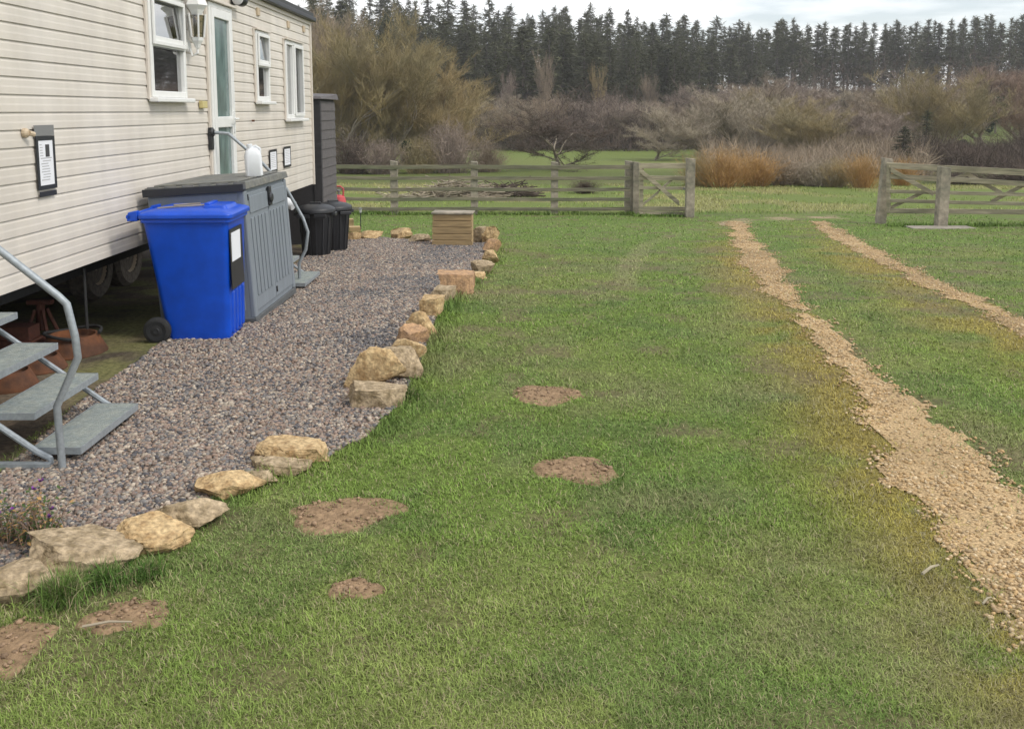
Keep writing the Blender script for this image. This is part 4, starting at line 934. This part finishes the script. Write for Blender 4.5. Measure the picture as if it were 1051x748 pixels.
def scrub_mesh(seed, h, n, spread, **k):
    V, f = scrub_proto(seed, h, n, spread, **k); o = np_mesh('stems', V, f, M['tw_brown']); me = o.data; bpy.data.objects.remove(o)
    return me, h, np.percentile(np.abs(V[:, 0]), 97) * 2
SA = scrub_mesh(1, 3, 520, 1.3, wr=.014); SB_ = scrub_mesh(2, 3, 600, 1.5, wr=.018, stiff=.45, twl=.6)
def scrub_px(name, proto, px, ybase, ytop, wpx, Yd, label, twig, cat='shrub', group=None):
    x_ = AT(px, ybase, Yd)[0]; z_ = h1(x_, Yd); tz = AT(px, ytop, Yd)[2]; hg = max(.5, tz - z_)
    me, h0, w0 = proto; o = bpy.data.objects.new(name, me); C.objects.link(o); o.location = (x_, Yd, z_); s = wpx / F * Yd / w0; o.scale = (s, s, hg / h0); o.rotation_euler.z = random.uniform(0, 6.28)
    o.material_slots[0].link = 'OBJECT'; o.material_slots[0].material = M[twig]; tag(o, label, cat, group); return o
# foliage bush (evergreen)
def leaf_cloud(n, blobs, size):
    P = []; 
    for (c, r) in blobs:
        k = int(n * r[0] * r[1] / sum(b[1][0] * b[1][1] for b in blobs)); q = rng.normal(size=(k, 3)); q /= np.linalg.norm(q, axis=1)[:, None]; q *= rng.uniform(.5, 1.08, (k, 1)) ** .6; P.append(q * r + c)
    P = np.concatenate(P); m_ = len(P); a = rng.normal(size=(m_, 3)); a /= np.linalg.norm(a, axis=1)[:, None]; b = np.cross(a, rng.normal(size=(m_, 3))); b /= np.linalg.norm(b, axis=1)[:, None]
    s = rng.uniform(.5, 1.2, (m_, 1)) * size; V = np.stack([P - a * s, P + b * s * .6, P + a * s, P - b * s * .6], 1).reshape(-1, 3); return V, (np.arange(m_) * 4)[:, None] + np.arange(4)
def ever_mesh(seed, n=5000, size=.10):
    r_ = random.Random(seed); bl = []
    for k in range(16):
        z_ = r_.uniform(.4, 2.7); rr = 1.0 * (1 - (z_ / 3.4) ** 2) ; bl.append((np.array([r_.gauss(0, .5) * rr, r_.gauss(0, .5) * rr, z_]), np.array([.5, .5, .42]) * r_.uniform(.6, 1.2)))
    V, q = leaf_cloud(n, bl, size); o = np_mesh('crown', V, [q], M['ivy']); me = o.data; bpy.data.objects.remove(o)
    mb_ = MB(); mb_.tube([(0, 0, -.1), (.05, 0, 1.3), (0, .05, 2.6)], [.09, .06, .02], 6); o = mb_.build('trunk', M['bark']); mt = o.data; bpy.data.objects.remove(o)
    return mt, me, 3.0, 2.2
EV = [ever_mesh(1), ever_mesh(2)]

# conifers
def conifer_proto(seed, h=14, bare=.35, wide=1.7, droop=.25, dens=1.):
    r_ = random.Random(seed); segs = []; n = 8; lean = r_.gauss(0, .02)
    for i in range(n): segs.append(((lean * i / n * h, 0, i / n * h - .3), (lean * (i + 1) / n * h, 0, (i + 1) / n * h - .3), .20 * (1 - i / n) + .02, .20 * (1 - (i + 1) / n) + .02))
    P = []; Dv = []; Ln = []; br = []
    nz = int(46 * dens)
    for i in range(nz):
        t = (i + r_.random()) / nz; 
        zc = h * (bare + (1 - bare) * t); R_ = 1.3 * wide * ((1 - t) ** .75 + .03) * r_.choice([.45, .7, .9, 1.0, 1.2]) * (1 if t > .12 else r_.uniform(.3, .9))
        for k in range(5):
            az = r_.uniform(0, 6.28); L_ = R_ * r_.uniform(.5, 1.1); dz = -droop * L_ + (.25 * L_ if t > .6 else 0)
            a = np.array([lean * zc, 0, zc]); b = a + np.array([math.cos(az) * L_, math.sin(az) * L_, dz + r_.gauss(0, .12)]); br.append((a, b, .03, .008))
            m_ = max(4, int(L_ * 11)); tt = np.array([r_.uniform(.2, 1.02) for _ in range(m_)])[:, None]; P.append(a + (b - a) * tt + rng.normal(0, .07, (m_, 3)))
            d_ = (b - a) / (np.linalg.norm(b - a) + 1e-6); Dv.append(np.tile(d_, (m_, 1)) * .7 + rng.normal(0, .5, (m_, 3)) + np.array([0, 0, -.12]))
    # dead stubs below the crown
    for i in range(14):
        zc = h * r_.uniform(.1, bare); az = r_.uniform(0, 6.28); L_ = r_.uniform(.3, .9); a = np.array([lean * zc, 0, zc]); br.append((a, a + np.array([math.cos(az) * L_, math.sin(az) * L_, -.1]), .02, .006))
    P = np.concatenate(P); Dv = np.concatenate(Dv); Dv /= np.linalg.norm(Dv, axis=1)[:, None]; n_ = len(P)
    V, q, t = sliver_block(P, Dv, rng.uniform(.3, .7, n_), rng.uniform(.06, .14, n_))
    o = np_mesh('crown', V, [q, t], M['needles']); mc = o.data; bpy.data.objects.remove(o)
    tv, tf = tube_np(segs, 6); bv, bf = tube_np(br, 3); 
    tf_all = [tf, bf + len(tv)]; o = np_mesh('trunk', np.concatenate([tv, bv]), tf_all, M['conbark']); mt = o.data; bpy.data.objects.remove(o)
    return mt, mc, h, wide * 2
CP = [conifer_proto(11, bare=.22), conifer_proto(12, bare=.34, wide=1.5), conifer_proto(13, bare=.12, wide=1.9), conifer_proto(14, bare=.45, wide=1.5, dens=.8), conifer_proto(15, bare=.08, wide=1.5, droop=.4), conifer_proto(16, bare=.28, wide=2.0, dens=.85), conifer_proto(17, bare=.05, wide=1.3, droop=.35), conifer_proto(18, bare=.38, wide=1.7)]
rT = random.Random(5)
sky_y = [(300, -28), (400, -14), (440, -8), (480, -4), (520, -1), (600, 3), (640, 11), (700, 17), (760, 24), (830, 22), (900, 26), (940, 22), (980, 20), (1051, 14), (1150, 8)]
def conifer_at(px, Yd, topy, i):
    x_ = AT(px, 100, Yd)[0]; z_ = h1(x_, Yd); hg = AT(px, topy, Yd)[2] - z_; hg = min(max(hg, 6), 24)
    left = px < 700
    zone = ['above the shed roof', 'above the olive willow', 'above the golden willow', 'above the third fence post', 'above the orchard tree', 'above the pale twiggy tree', 'above the small gate', 'above the orange scrub', 'above the middle of the gateway', 'above the grey-brown scrub', 'above the leaning gate post', 'above the largest olive tree', 'above the right field gate'][int(np.searchsorted([380, 430, 480, 530, 590, 640, 700, 760, 810, 860, 920, 990], px))]
    rank = 'front' if Yd < 117 else 'second' if Yd < 137 else 'third' if Yd < 151 else 'skyline'
    l = 'dark conifer in the %s rank of the wood, %s' % (rank, zone)
    T = place_tree('conifer', CP[(i * 5 + rT.randint(0, 2)) % 8], x_, Yd, hg, 4.3 * (hg / 14) ** .6 * rT.uniform(.75, 1.35), l, 'conifer', 'conifers of the left wood' if left else 'conifers of the right skyline row')
rows = [(104, 300, 712, 15), (112, 310, 725, 15), (122, 320, 745, 16), (134, 400, 790, 15), (147, 540, 830, 16), (158, 690, 1110, 11), (160, 320, 690, 10.5), (165, 560, 1110, 13), (170, 700, 1110, 11.5)]
ci = 0
for (Yd, a, b, st) in rows:
    px = a + rT.uniform(0, st)
    while px < b:
        sy = np.interp(px, [p[0] for p in sky_y], [p[1] for p in sky_y]) + rT.gauss(3, 4.6) + (170 - Yd) * (.5 if px < 790 else .15)
        conifer_at(px, Yd + rT.uniform(-3.5, 3.5), sy, ci); ci += 1; px += st * rT.uniform(.55, 1.5) * (1.0 if px < 720 else 1.12)
# bare trees : proto, px, ybase, ytop, width, Y, label, twig
BT = [
 (PC, 352, 166, -14, 120, 50, 'tall bare olive-brown willow rising behind the shed', 'tw_olive'),
 (PC, 330, 166, -22, 100, 56, 'very tall bare tree showing above the caravan roof end', 'tw_brown'),
 (PE, 372, 166, -6, 100, 62, 'tall bare grey-brown tree between the two willows', 'tw_grey'),
 (PC, 402, 166, 14, 115, 52, 'broad bare olive willow right of the shed', 'tw_olive'),
 (PC, 432, 166, 42, 100, 54, 'golden brown bare willow sloping down to the field', 'tw_gold'),
 (PC, 462, 166, 88, 80, 53, 'low golden bare willow at the right end of the willow group', 'tw_gold'),
 (PD, 575, 168, 96, 128, 50, 'spreading bare orchard tree behind the rail fence', 'tw_dark'),
 (PD, 672, 166, 112, 84, 60, 'pale twiggy bare tree behind the small gate', 'tw_grey'),

 (PB, 492, 157, 96, 66, 79, 'rounded bare grey tree at the field edge right of the willows', 'tw_grey'),
 (PA, 528, 157, 100, 62, 78, 'bare brown tree at the field edge above the rail fence', 'tw_brown'),
 (PB, 560, 157, 96, 64, 81, 'bare brown tree behind the left part of the orchard tree', 'tw_brown'),
 (PE, 596, 157, 98, 62, 79, 'purplish bare tree behind the orchard tree', 'tw_purple'),
 (PB, 630, 157, 100, 58, 80, 'reddish purple bare tree right of the orchard tree', 'tw_purple'),
 (PA, 662, 157, 101, 60, 82, 'bare purple-brown tree beyond the pale twiggy tree', 'tw_purple'),
 (PE, 694, 158, 106, 52, 78, 'small greyish bare tree in the dip of the treeline', 'tw_grey'),
 (PE, 728, 172, 98, 64, 62, 'upright grey-brown bare tree rising right of the treeline dip', 'tw_grey'),
 (PE, 752, 165, 84, 76, 70, 'pale grey bare tree behind the orange willow scrub', 'tw_grey'),
 (PE, 786, 176, 92, 70, 58, 'grey bare tree standing low behind the middle orange scrub', 'tw_grey'),
 (PC, 806, 165, 82, 76, 72, 'olive-brown bare tree in the middle of the right slope', 'tw_olive'),
 (PC, 832, 178, 98, 74, 56, 'many stemmed olive bare tree above the grey-brown scrub', 'tw_olive'),
 (PE, 858, 165, 84, 76, 73, 'purple-brown bare tree left of the dark evergreen', 'tw_purple'),
 (PC, 884, 172, 100, 70, 62, 'bare purple tree directly behind the leaning gate post', 'tw_purple'),
 (PE, 912, 165, 84, 70, 74, 'grey-brown bare tree above the dark evergreen', 'tw_brown'),
 (PB, 905, 178, 118, 60, 55, 'low purple bare tree just above the leaning gate post', 'tw_purple'),
 (PA, 972, 160, 54, 116, 66, 'largest olive bare tree on the right slope', 'tw_olive'),
 (PE, 940, 165, 78, 64, 72, 'tan bare tree on the left flank of the largest olive tree', 'tw_brown'),
 (PE, 1012, 158, 64, 76, 72, 'bare brown tree on grass slope right of the largest olive tree', 'tw_brown'),
 (PA, 1050, 160, 62, 96, 66, 'reddish bare tree at the right edge of the picture', 'tw_red'),
 (PB, 1105, 160, 60, 110, 70, 'bare brown tree just outside the right edge', 'tw_brown'),
 (PE, 715, 150, 92, 50, 90, 'rust tinted bare tree deep in the treeline dip', 'tw_brown'),
 (PC, 735, 150, 78, 70, 96, 'slender stemmed bare tree climbing the slope right of the dip', 'tw_purple'),
 (PC, 775, 150, 72, 76, 98, 'tall bare tree below the conifers right of the dip', 'tw_brown'),
 (PC, 820, 150, 76, 76, 99, 'tall bare tree below the skyline conifers at centre right', 'tw_purple'),
 (PC, 865, 150, 80, 76, 97, 'tall slender bare tree under the skyline row left of the post', 'tw_grey'),
 (PC, 910, 150, 78, 76, 98, 'tall bare tree below the skyline conifers above the leaning post', 'tw_purple'),
 (PC, 1030, 150, 58, 80, 96, 'tall reddish bare tree high at the right edge', 'tw_red'),
 (PC, 500, 150, 90, 60, 92, 'many stemmed bare tree at the foot of the wood right of the willows', 'tw_grey'),
 (PC, 545, 150, 88, 60, 92, 'many stemmed bare tree at the foot of the wood above the orchard tree', 'tw_brown'),
 (PC, 600, 150, 90, 60, 93, 'purple many stemmed tree at the foot of the wood', 'tw_purple'),
 (PC, 650, 150, 92, 60, 92, 'bare tree at the foot of the conifer wood above the small gate', 'tw_purple'),
 (PC, 690, 150, 98, 50, 94, 'slender bare tree at the foot of the wood beside the dip', 'tw_brown'),
 (PE, 562, 128, 46, 18, 100, 'pale slim bare tree standing among the left conifers', 'tw_brown'),
 (PE, 512, 122, 66, 18, 100, 'pinkish slim birch in front of the left conifers', 'tw_purple'),
 (PE, 622, 122, 58, 16, 101, 'tan slim larch among the middle conifers', 'tw_gold'),
 (PE, 676, 128, 70, 18, 102, 'pale larch left of the dip among conifers', 'tw_brown'),
]
for (pr, px, yb, yt, wp, Yd, l, tw) in BT:
    tree_px('bare_tree', pr, px, yb, yt, wp, Yd, l, tw, 'bare tree', 'leafless trees behind the fence')
ES = [(EV[0], 548, 158, 118, 42, 88, 'dark green evergreen at the field edge left of the orchard trunk'), (EV[1], 522, 158, 132, 40, 87, 'low dark green holly at the field edge'),
      (EV[0], 640, 158, 110, 34, 90, 'dark ivy-clad tree at the field edge right of the orchard tree'), (CP[6], 948, 168, 112, 26, 50, 'tall narrow dark evergreen left of the big olive tree'),
      (CP[4], 926, 172, 128, 34, 44, 'wide dark evergreen behind the leaning gate post'), (EV[1], 1020, 160, 98, 26, 84, 'ivy covered trunk on the right slope'), (EV[0], 988, 168, 142, 20, 60, 'small dark green holly behind the field gate'),
      (EV[1], 418, 168, 142, 14, 49, 'small dark evergreen bush under the willows'), (EV[1], 670, 140, 118, 30, 104, 'olive evergreen in the treeline below the conifers'), (EV[0], 455, 118, 84, 50, 110, 'dark green bush below the left conifers')]
for (pr, px, yb, yt, wp, Yd, l) in ES: tree_px('evergreen_bush', pr, px, yb, yt, wp, Yd, l, None, 'evergreen', 'dark evergreens behind the fence')
SC = [(SA, 742, 193, 146, 60, 33.5, 'orange willow scrub right of the small gate, tallest clump', 'tw_orange'), (SA, 716, 193, 152, 40, 34, 'olive-orange scrub touching the small gate post', 'tw_gold'), (SA, 775, 193, 150, 56, 34, 'orange scrub clump in the middle of the gateway view', 'tw_orange'),
      (SB_, 806, 193, 160, 52, 34.5, 'brownish tangled scrub seen through the gateway', 'tw_brown'), (SB_, 838, 193, 162, 50, 34, 'grey-brown scrub seen through the gateway right side', 'tw_grey'), (SA, 884, 194, 152, 44, 33, 'bright orange scrub left of the leaning gate post', 'tw_orange'), (SA, 860, 193, 158, 40, 33.5, 'orange-brown scrub clump left of the brightest one', 'tw_gold'), (SA, 925, 190, 158, 34, 34.5, 'small orange scrub behind the field gate end', 'tw_orange'),
      (SB_, 362, 166, 135, 50, 46, 'dark bramble thicket right behind the shed', 'tw_dark'), (SB_, 392, 166, 140, 44, 46, 'purplish bramble thicket below the willows', 'tw_purple'), (SB_, 462, 166, 118, 54, 47, 'purple-brown rounded shrub under the golden willow', 'tw_purple'), (SB_, 500, 167, 142, 36, 48, 'low brown shrub beside the purple-brown shrub', 'tw_brown'), (SB_, 432, 166, 136, 40, 46.5, 'mixed brown shrub between the thickets', 'tw_olive'),
      (SB_, 960, 170, 148, 70, 58, 'dark twiggy bank behind the field gate', 'tw_dark'), (SB_, 1010, 170, 146, 80, 57, 'dark bramble bank behind the right field gate', 'tw_dark'), (SB_, 1060, 168, 128, 90, 56, 'tall dark thicket at the right edge behind the gate', 'tw_dark'), (SB_, 905, 170, 150, 50, 60, 'dull brown thicket behind the leaning post', 'tw_dark'),
      (SB_, 1040, 192, 166, 60, 36, 'olive low scrub seen through the field gate', 'tw_dark'), (SB_, 985, 192, 172, 60, 36, 'low dark scrub behind the stout post', 'tw_dark'), (SB_, 600, 196, 188, 30, 30, 'low tangle of dead stems behind the fence', 'tw_dark')]
for (pr, px, yb, yt, wp, Yd, l, tw) in SC: scrub_px('scrub', pr, px, yb, yt, wp, Yd, l, tw, 'shrub', 'leafless scrub beyond the fence')
# undergrowth masses
def under(name, n, xf, y0, y1, hmul, wd, mt, label):
    ys = rng.uniform(y0, y1, n); xs = xf(ys); zb = H(xs, ys); hh = hmul * (.15 + 2.0 * sst(.25, .8, fbm(xs, ys, 5, 3, 4))); d = rng.normal(0, .6, (n, 3)) + np.array([0, 0, .8]); d /= np.linalg.norm(d, axis=1)[:, None]
    V, q, t = sliver_block(np.stack([xs, ys, zb - .2 + hh * rng.uniform(0, 1, n)], -1), d, rng.uniform(.4, 1.3, n), rng.uniform(.6, 1.2, n) * wd)
    o = np_mesh(name, V, [q, t], M[mt]); return tag(o, label, None, None, 'stuff')
under('undergrowth', 26000, lambda ys: rng.uniform(-42, 24, len(ys)), 76, 84, 2.6, .05, 'tw_dark', 'dark tangled undergrowth along the far edge of the field')
under('bank_undergrowth', 42000, lambda ys: ys * (.205 + .245 * rng.random(len(ys))), 39, 76, .7, .03, 'tw_brown', 'brown leafless undergrowth on the bank behind the willow scrub')
under('bramble_bank', 20000, lambda ys: ys * (.42 + .24 * rng.random(len(ys))), 44, 56, .8, .03, 'tw_dark', 'low dark brambles below the grass slope on the right')
under('woodland_floor', 40000, lambda ys: rng.uniform(-75, 110, len(ys)), 86, 165, 3.0, .10, 'tw_dark', 'brown brush covering the floor of the hillside wood')
# brush pile
def brush(px0, px1, ybase, Yd, hgt, n, label, mt):
    xa, xb = AT(px0, ybase, Yd)[0], AT(px1, ybase, Yd)[0]; u = rng.uniform(-1, 1, n); xs = (xa + xb) / 2 + u * (xb - xa) / 2; ys = Yd + rng.normal(0, .4, n); hz = hgt * (1 - u ** 2) * rng.uniform(0, 1, n)
    d = rng.normal(0, 1, (n, 3)); d[:, 2] *= .28; d[:, 0] *= 1.6; d /= np.linalg.norm(d, axis=1)[:, None]; Ln = rng.uniform(.4, 1.5, n); P = np.stack([xs, ys, H(xs, ys) + .03 + hz], -1) - d * Ln[:, None] / 2
    segs = [(tuple(p), tuple(p + dd * l_), .018, .008) for p, dd, l_ in zip(P, d, Ln)]; v, f = tube_np(segs, 4); o = np_mesh('brush_pile', v, [f], M[mt]); return tag(o, label, 'brush pile')
brush(432, 508, 192, 27.5, .50, 260, 'heap of grey cut branches behind the rail fence', 'tw_grey')
brush(498, 545, 193, 28.5, .30, 160, 'flatter tail of the cut branch heap, right of the second fence post', 'tw_dark')
brush(395, 430, 193, 27, .12, 30, 'few pale cut sticks in grass left of the branch heap', 'pale_rail')

# ------------------------------------------------------------------ grass
def blades(name, x, y, ln, wd, cols, label, lean=.75, base_lift=0., flat=None):
    n = len(x); az = rng.uniform(0, 6.28, n); tilt = np.abs(rng.normal(lean, .32, n)); tilt = np.clip(tilt, .05, 1.45)
    d1 = np.stack([np.cos(az) * np.sin(tilt * .6), np.sin(az) * np.sin(tilt * .6), np.cos(tilt * .6)], -1); t2 = np.clip(tilt * 1.35, 0, 1.62)
    d2 = np.stack([np.cos(az) * np.sin(t2), np.sin(az) * np.sin(t2), np.cos(t2)], -1)
    s = np.stack([-np.sin(az + rng.normal(0, .5, n)), np.cos(az), np.zeros(n)], -1) * (wd / 2)[:, None]
    P = np.stack([x, y, H(x, y) - .004 + base_lift], -1); m_ = P + d1 * (ln * .5)[:, None]; tp_ = m_ + d2 * (ln * .5)[:, None]
    V = np.stack([P - s, P + s, m_ + s * .8, m_ - s * .8, tp_], 1).reshape(-1, 3); b = (np.arange(n) * 5)[:, None]
    cc = np.repeat(cols[:, None, :], 5, 1); cc = cc.reshape(-1, 3)
    return np_mesh(name, V, [b + np.array([0, 1, 2, 3]), b + np.array([3, 2, 4])], M['grass'], cc)
N = 620000
x, y = scatter(N, 0, 1, 2.3, 21.6, 1.75); x = (x - .5) * 2 * (y * .60 + .4) ; x = x + .0
keep = (x < 11) & ~((x < -2.6) & (y < 15.3)) & ~inpoly(x, y, yard)
x, y = x[keep], y[keep]
d = np.maximum(track_mask(x, y, TT1), track_mask(x, y, TT2)) + tnoise(x, y)
sd_ = soil_d(x, y); thin = sst(.55, .72, fbm(x, y, .35, 83, 4))
pk = np.where(d > 0, np.clip(.62 - 3.6 * d, .05, .62), 1.) * np.clip(.05 + (sd_ - .5) * 1.6, .05, 1) * (1 - .62 * thin) * np.where(loopband(x, y) > .1, .22, 1.)
keep = rng.random(len(x)) < pk; x, y, d, sd_ = x[keep], y[keep], d[keep], sd_[keep]; n = len(x)
fn_ = fbm(x, y, .13, 47, 2)[:, None]; c = lawn_colour(x, y) * rng.uniform(.65, 1.35, (n, 1)) * (.72 + .56 * fn_); dead = rng.random(n) < .10 + .10 * sst(5, 3, y) + .12 * sst(-.5, 0, d); c[dead] = np.array([.34, .30, .17]) * rng.uniform(.6, 1.2, (dead.sum(), 1))
fine = .72 + .62 * sst(.2, .85, fbm(x, y, .18, 19, 3))
nearrock = (sd_ < 1.25) & (sd_ > 1)
ln = rng.uniform(.012, .036, n) * fine * (1 + .02 * y); ln[nearrock] *= 1.35
wd = rng.uniform(.0016, .0030, n) * (1 + .26 * np.maximum(0, y - 2.5))
o = blades('lawn_grass', x, y, ln, wd, c, '', 1.0); tag(o, 'short uneven green lawn grass with dry blades', None, None, 'stuff')
# rough field grass beyond the fence
n = 60000; x = rng.uniform(-14, 24, n); y = rng.uniform(21.9, 36, n); k = (sst(.35, .6, fbm(x, y, 2.2, 61, 4)) > rng.random(n) * .9) ; x, y = x[k], y[k]; n = len(x)
o = blades('field_grass', x, y, rng.uniform(.03, .12, n), rng.uniform(.010, .02, n), lawn_colour(x, y) * rng.uniform(.7, 1.3, (n, 1)), '', .6); tag(o, 'rough yellowish tussocky grass in the field beyond the fence', None, None, 'stuff')
# taller fringe: along fence, posts and the rocks
xs = []; ys = []
for (x0, x1, yy, k) in ((-4.3, 2.9, FY, 5000), (2.8, 4.1, 21.4, 900), (7.6, 12, 18.6, 2500)):
    xs.append(rng.uniform(x0, x1, k)); ys.append(yy + rng.normal(0, .12, k))
ey = np.array([p for p in yard[:16]]); 
for (p, q) in zip(ey[:-1], ey[1:]):
    L_ = np.hypot(*(q - p)); k = int(L_ * 700 * (.4 if p[1] > 9 else 1)); t = rng.random(k)[:, None]; pts = p + (q - p) * t; nrm = np.array([(q - p)[1], -(q - p)[0]]) / (L_ + 1e-6)
    pts = pts + nrm * (.02 + np.abs(rng.normal(0, .09, k)))[:, None]; xs.append(pts[:, 0]); ys.append(pts[:, 1])
x = np.concatenate(xs); y = np.concatenate(ys); k = ~inpoly(x, y, yard) & (soil_d(x, y) > 1); x, y = x[k], y[k]; n = len(x)
o = blades('edge_grass', x, y, rng.uniform(.025, .085, n) * (.5 + 1.0 * fbm(x, y, .3, 7, 2)) * np.where(y > 17, 1.5, 1), rng.uniform(.002, .004, n) * (1 + .2 * np.maximum(0, y - 2.5)), (lawn_colour(x, y) * .9) * rng.uniform(.6, 1.3, (n, 1)), '', .7); tag(o, 'longer bright green grass along the rocks and fence foot', None, None, 'stuff')
# tufts
def tuft(px, py, r, hgt, n, label, c0=(.12, .20, .045)):
    a, b = G(px, py); T = n; az = rng.uniform(0, 6.28, n); rr = np.abs(rng.normal(0, r * .4, n)); x = a + rr * np.cos(az); y = b + rr * np.sin(az)
    c = np.array(c0) * rng.uniform(.6, 1.4, (n, 1)); dd = rng.random(n) < .22; c[dd] = np.array([.36, .31, .18]) * rng.uniform(.7, 1.1, (dd.sum(), 1))
    o = blades('grass_tuft', x, y, rng.uniform(.4, 1, n) * hgt, rng.uniform(.002, .004, n), c, '', .75); return tag(o, label, 'grass tuft', 'longer grass tufts by the rocks')
tuft(62, 618, .12, .17, 900, 'bright green grass tuft in front of the mossy left rock')
tuft(108, 600, .12, .13, 700, 'grass tuft below the largest flat brown rock', (.09, .17, .035))
tuft(150, 592, .13, .10, 600, 'low grass tuft under the bright yellow angular rock', (.09, .17, .035))
tuft(420, 408, .12, .10, 420, 'grass tuft beside the flat block at the gap', (.09, .16, .035))
# weeds with purple flowers
def weed(px, py, hgt, label, n=26, flowers=4, greens=True):
    a, b = G(px, py); T = thing('weed_plant', label, 'plant', (a, b, h1(a, b)), 0, 'weeds among the near left rocks'); r_ = random.Random(int(px)); m = MB(); tips = []
    for k in range(n):
        az = r_.uniform(0, 6.28); L_ = hgt * r_.uniform(.5, 1); le = r_.uniform(.1, .6); p0 = Vector((r_.gauss(0, .03), r_.gauss(0, .03), 0)); pts = [p0]
        for i in range(1, 5): t = i / 4; pts.append(p0 + Vector((math.cos(az) * le * L_ * t * t, math.sin(az) * le * L_ * t * t, L_ * t * (1 - .25 * t * le))) + Vector((r_.gauss(0, .006), r_.gauss(0, .006), 0)))
        m.tube(pts, [.0025, .002, .002, .0015, .001], 4); tips.append(pts)
    m.build('stems', M['tw_red'], T); m = MB()
    for pts in tips:
        for j in range(9):
            i = r_.randint(1, 4); p = pts[i] + Vector((r_.gauss(0, .008), r_.gauss(0, .008), r_.gauss(0, .01))); az = r_.uniform(0, 6.28); l_ = r_.uniform(.012, .032); d_ = Vector((math.cos(az), math.sin(az), r_.uniform(-.4, .6))) * l_; s_ = Vector((-math.sin(az), math.cos(az), 0)) * l_ * .24
            m.add([p, p + d_ * .5 + s_, p + d_, p + d_ * .5 - s_], [(0, 1, 2, 3)], r_.choice([0, 0, 1]))
    m.build('leaves', [M['leafg'], M['tw_orange']], T); 
    for k in range(flowers):
        p = tips[k * 3 % len(tips)][-1]; m = MB()
        for j in range(14):
            az = r_.uniform(0, 6.28); d_ = Vector((math.cos(az) * .012, math.sin(az) * .012, r_.uniform(.0, .016))); s_ = Vector((-math.sin(az), math.cos(az), 0)) * .004; m.add([p, p + d_ * .6 + s_, p + d_, p + d_ * .6 - s_], [(0, 1, 2, 3)])
        m.build('flower', PUR, T)
PUR = mat('purple_petal', (.16, .03, .22), .7)
weed(34, 560, .25, 'reddish weed with small purple flowers behind the left rocks', 34, 4)
weed(6, 560, .20, 'leafy green weed at the left edge of the picture', 26, 1)
weed(46, 548, .16, 'dry red-brown weed right of the purple flowered weed', 20, 2)
def twig_px(p, q, r, label, mt='pale_rail'):
    a, b = G(*p), G(*q); A_, B_ = Vector((a[0], a[1], h1(*a) + .03)), Vector((b[0], b[1], h1(*b) + .025)); m = MB(); mid = (A_ + B_) / 2 + Vector((.004, .006, .006)); m.tube([A_, mid, B_], [r, r * .9, r * .6], 6); o = m.build('twig', M[mt], smooth=True); tag(o, label, 'twig', 'dry twigs in the lawn')
twig_px((946, 597), (963, 586), .006, 'pale short stick in the grass near the wheel track')
twig_px((1008, 628), (1017, 620), .004, 'tiny dry stick right beside the near track')
twig_px((85, 652), (136, 645), .0045, 'thin bent twig lying on the left soil patch', 'tw_grey')

# ------------------------------------------------------------------ haze
m = MB(); m.box(-450, 450, -80, 500, -40, 45); hz_ = m.build('haze', bpy.data.materials.new('haze')); hm = hz_.data.materials[0]; hm.use_nodes = True; t = hm.node_tree
t.nodes.remove(t.nodes['Principled BSDF']); pv = t.nodes.new('ShaderNodeVolumePrincipled'); pv.inputs['Density'].default_value = .0006; pv.inputs['Color'].default_value = (.93, .93, .93, 1)
t.links.new(pv.outputs[0], t.nodes['Material Output'].inputs['Volume']); hz_['kind'] = 'stuff'; hz_['label'] = 'thin pale haze in the air over the valley'
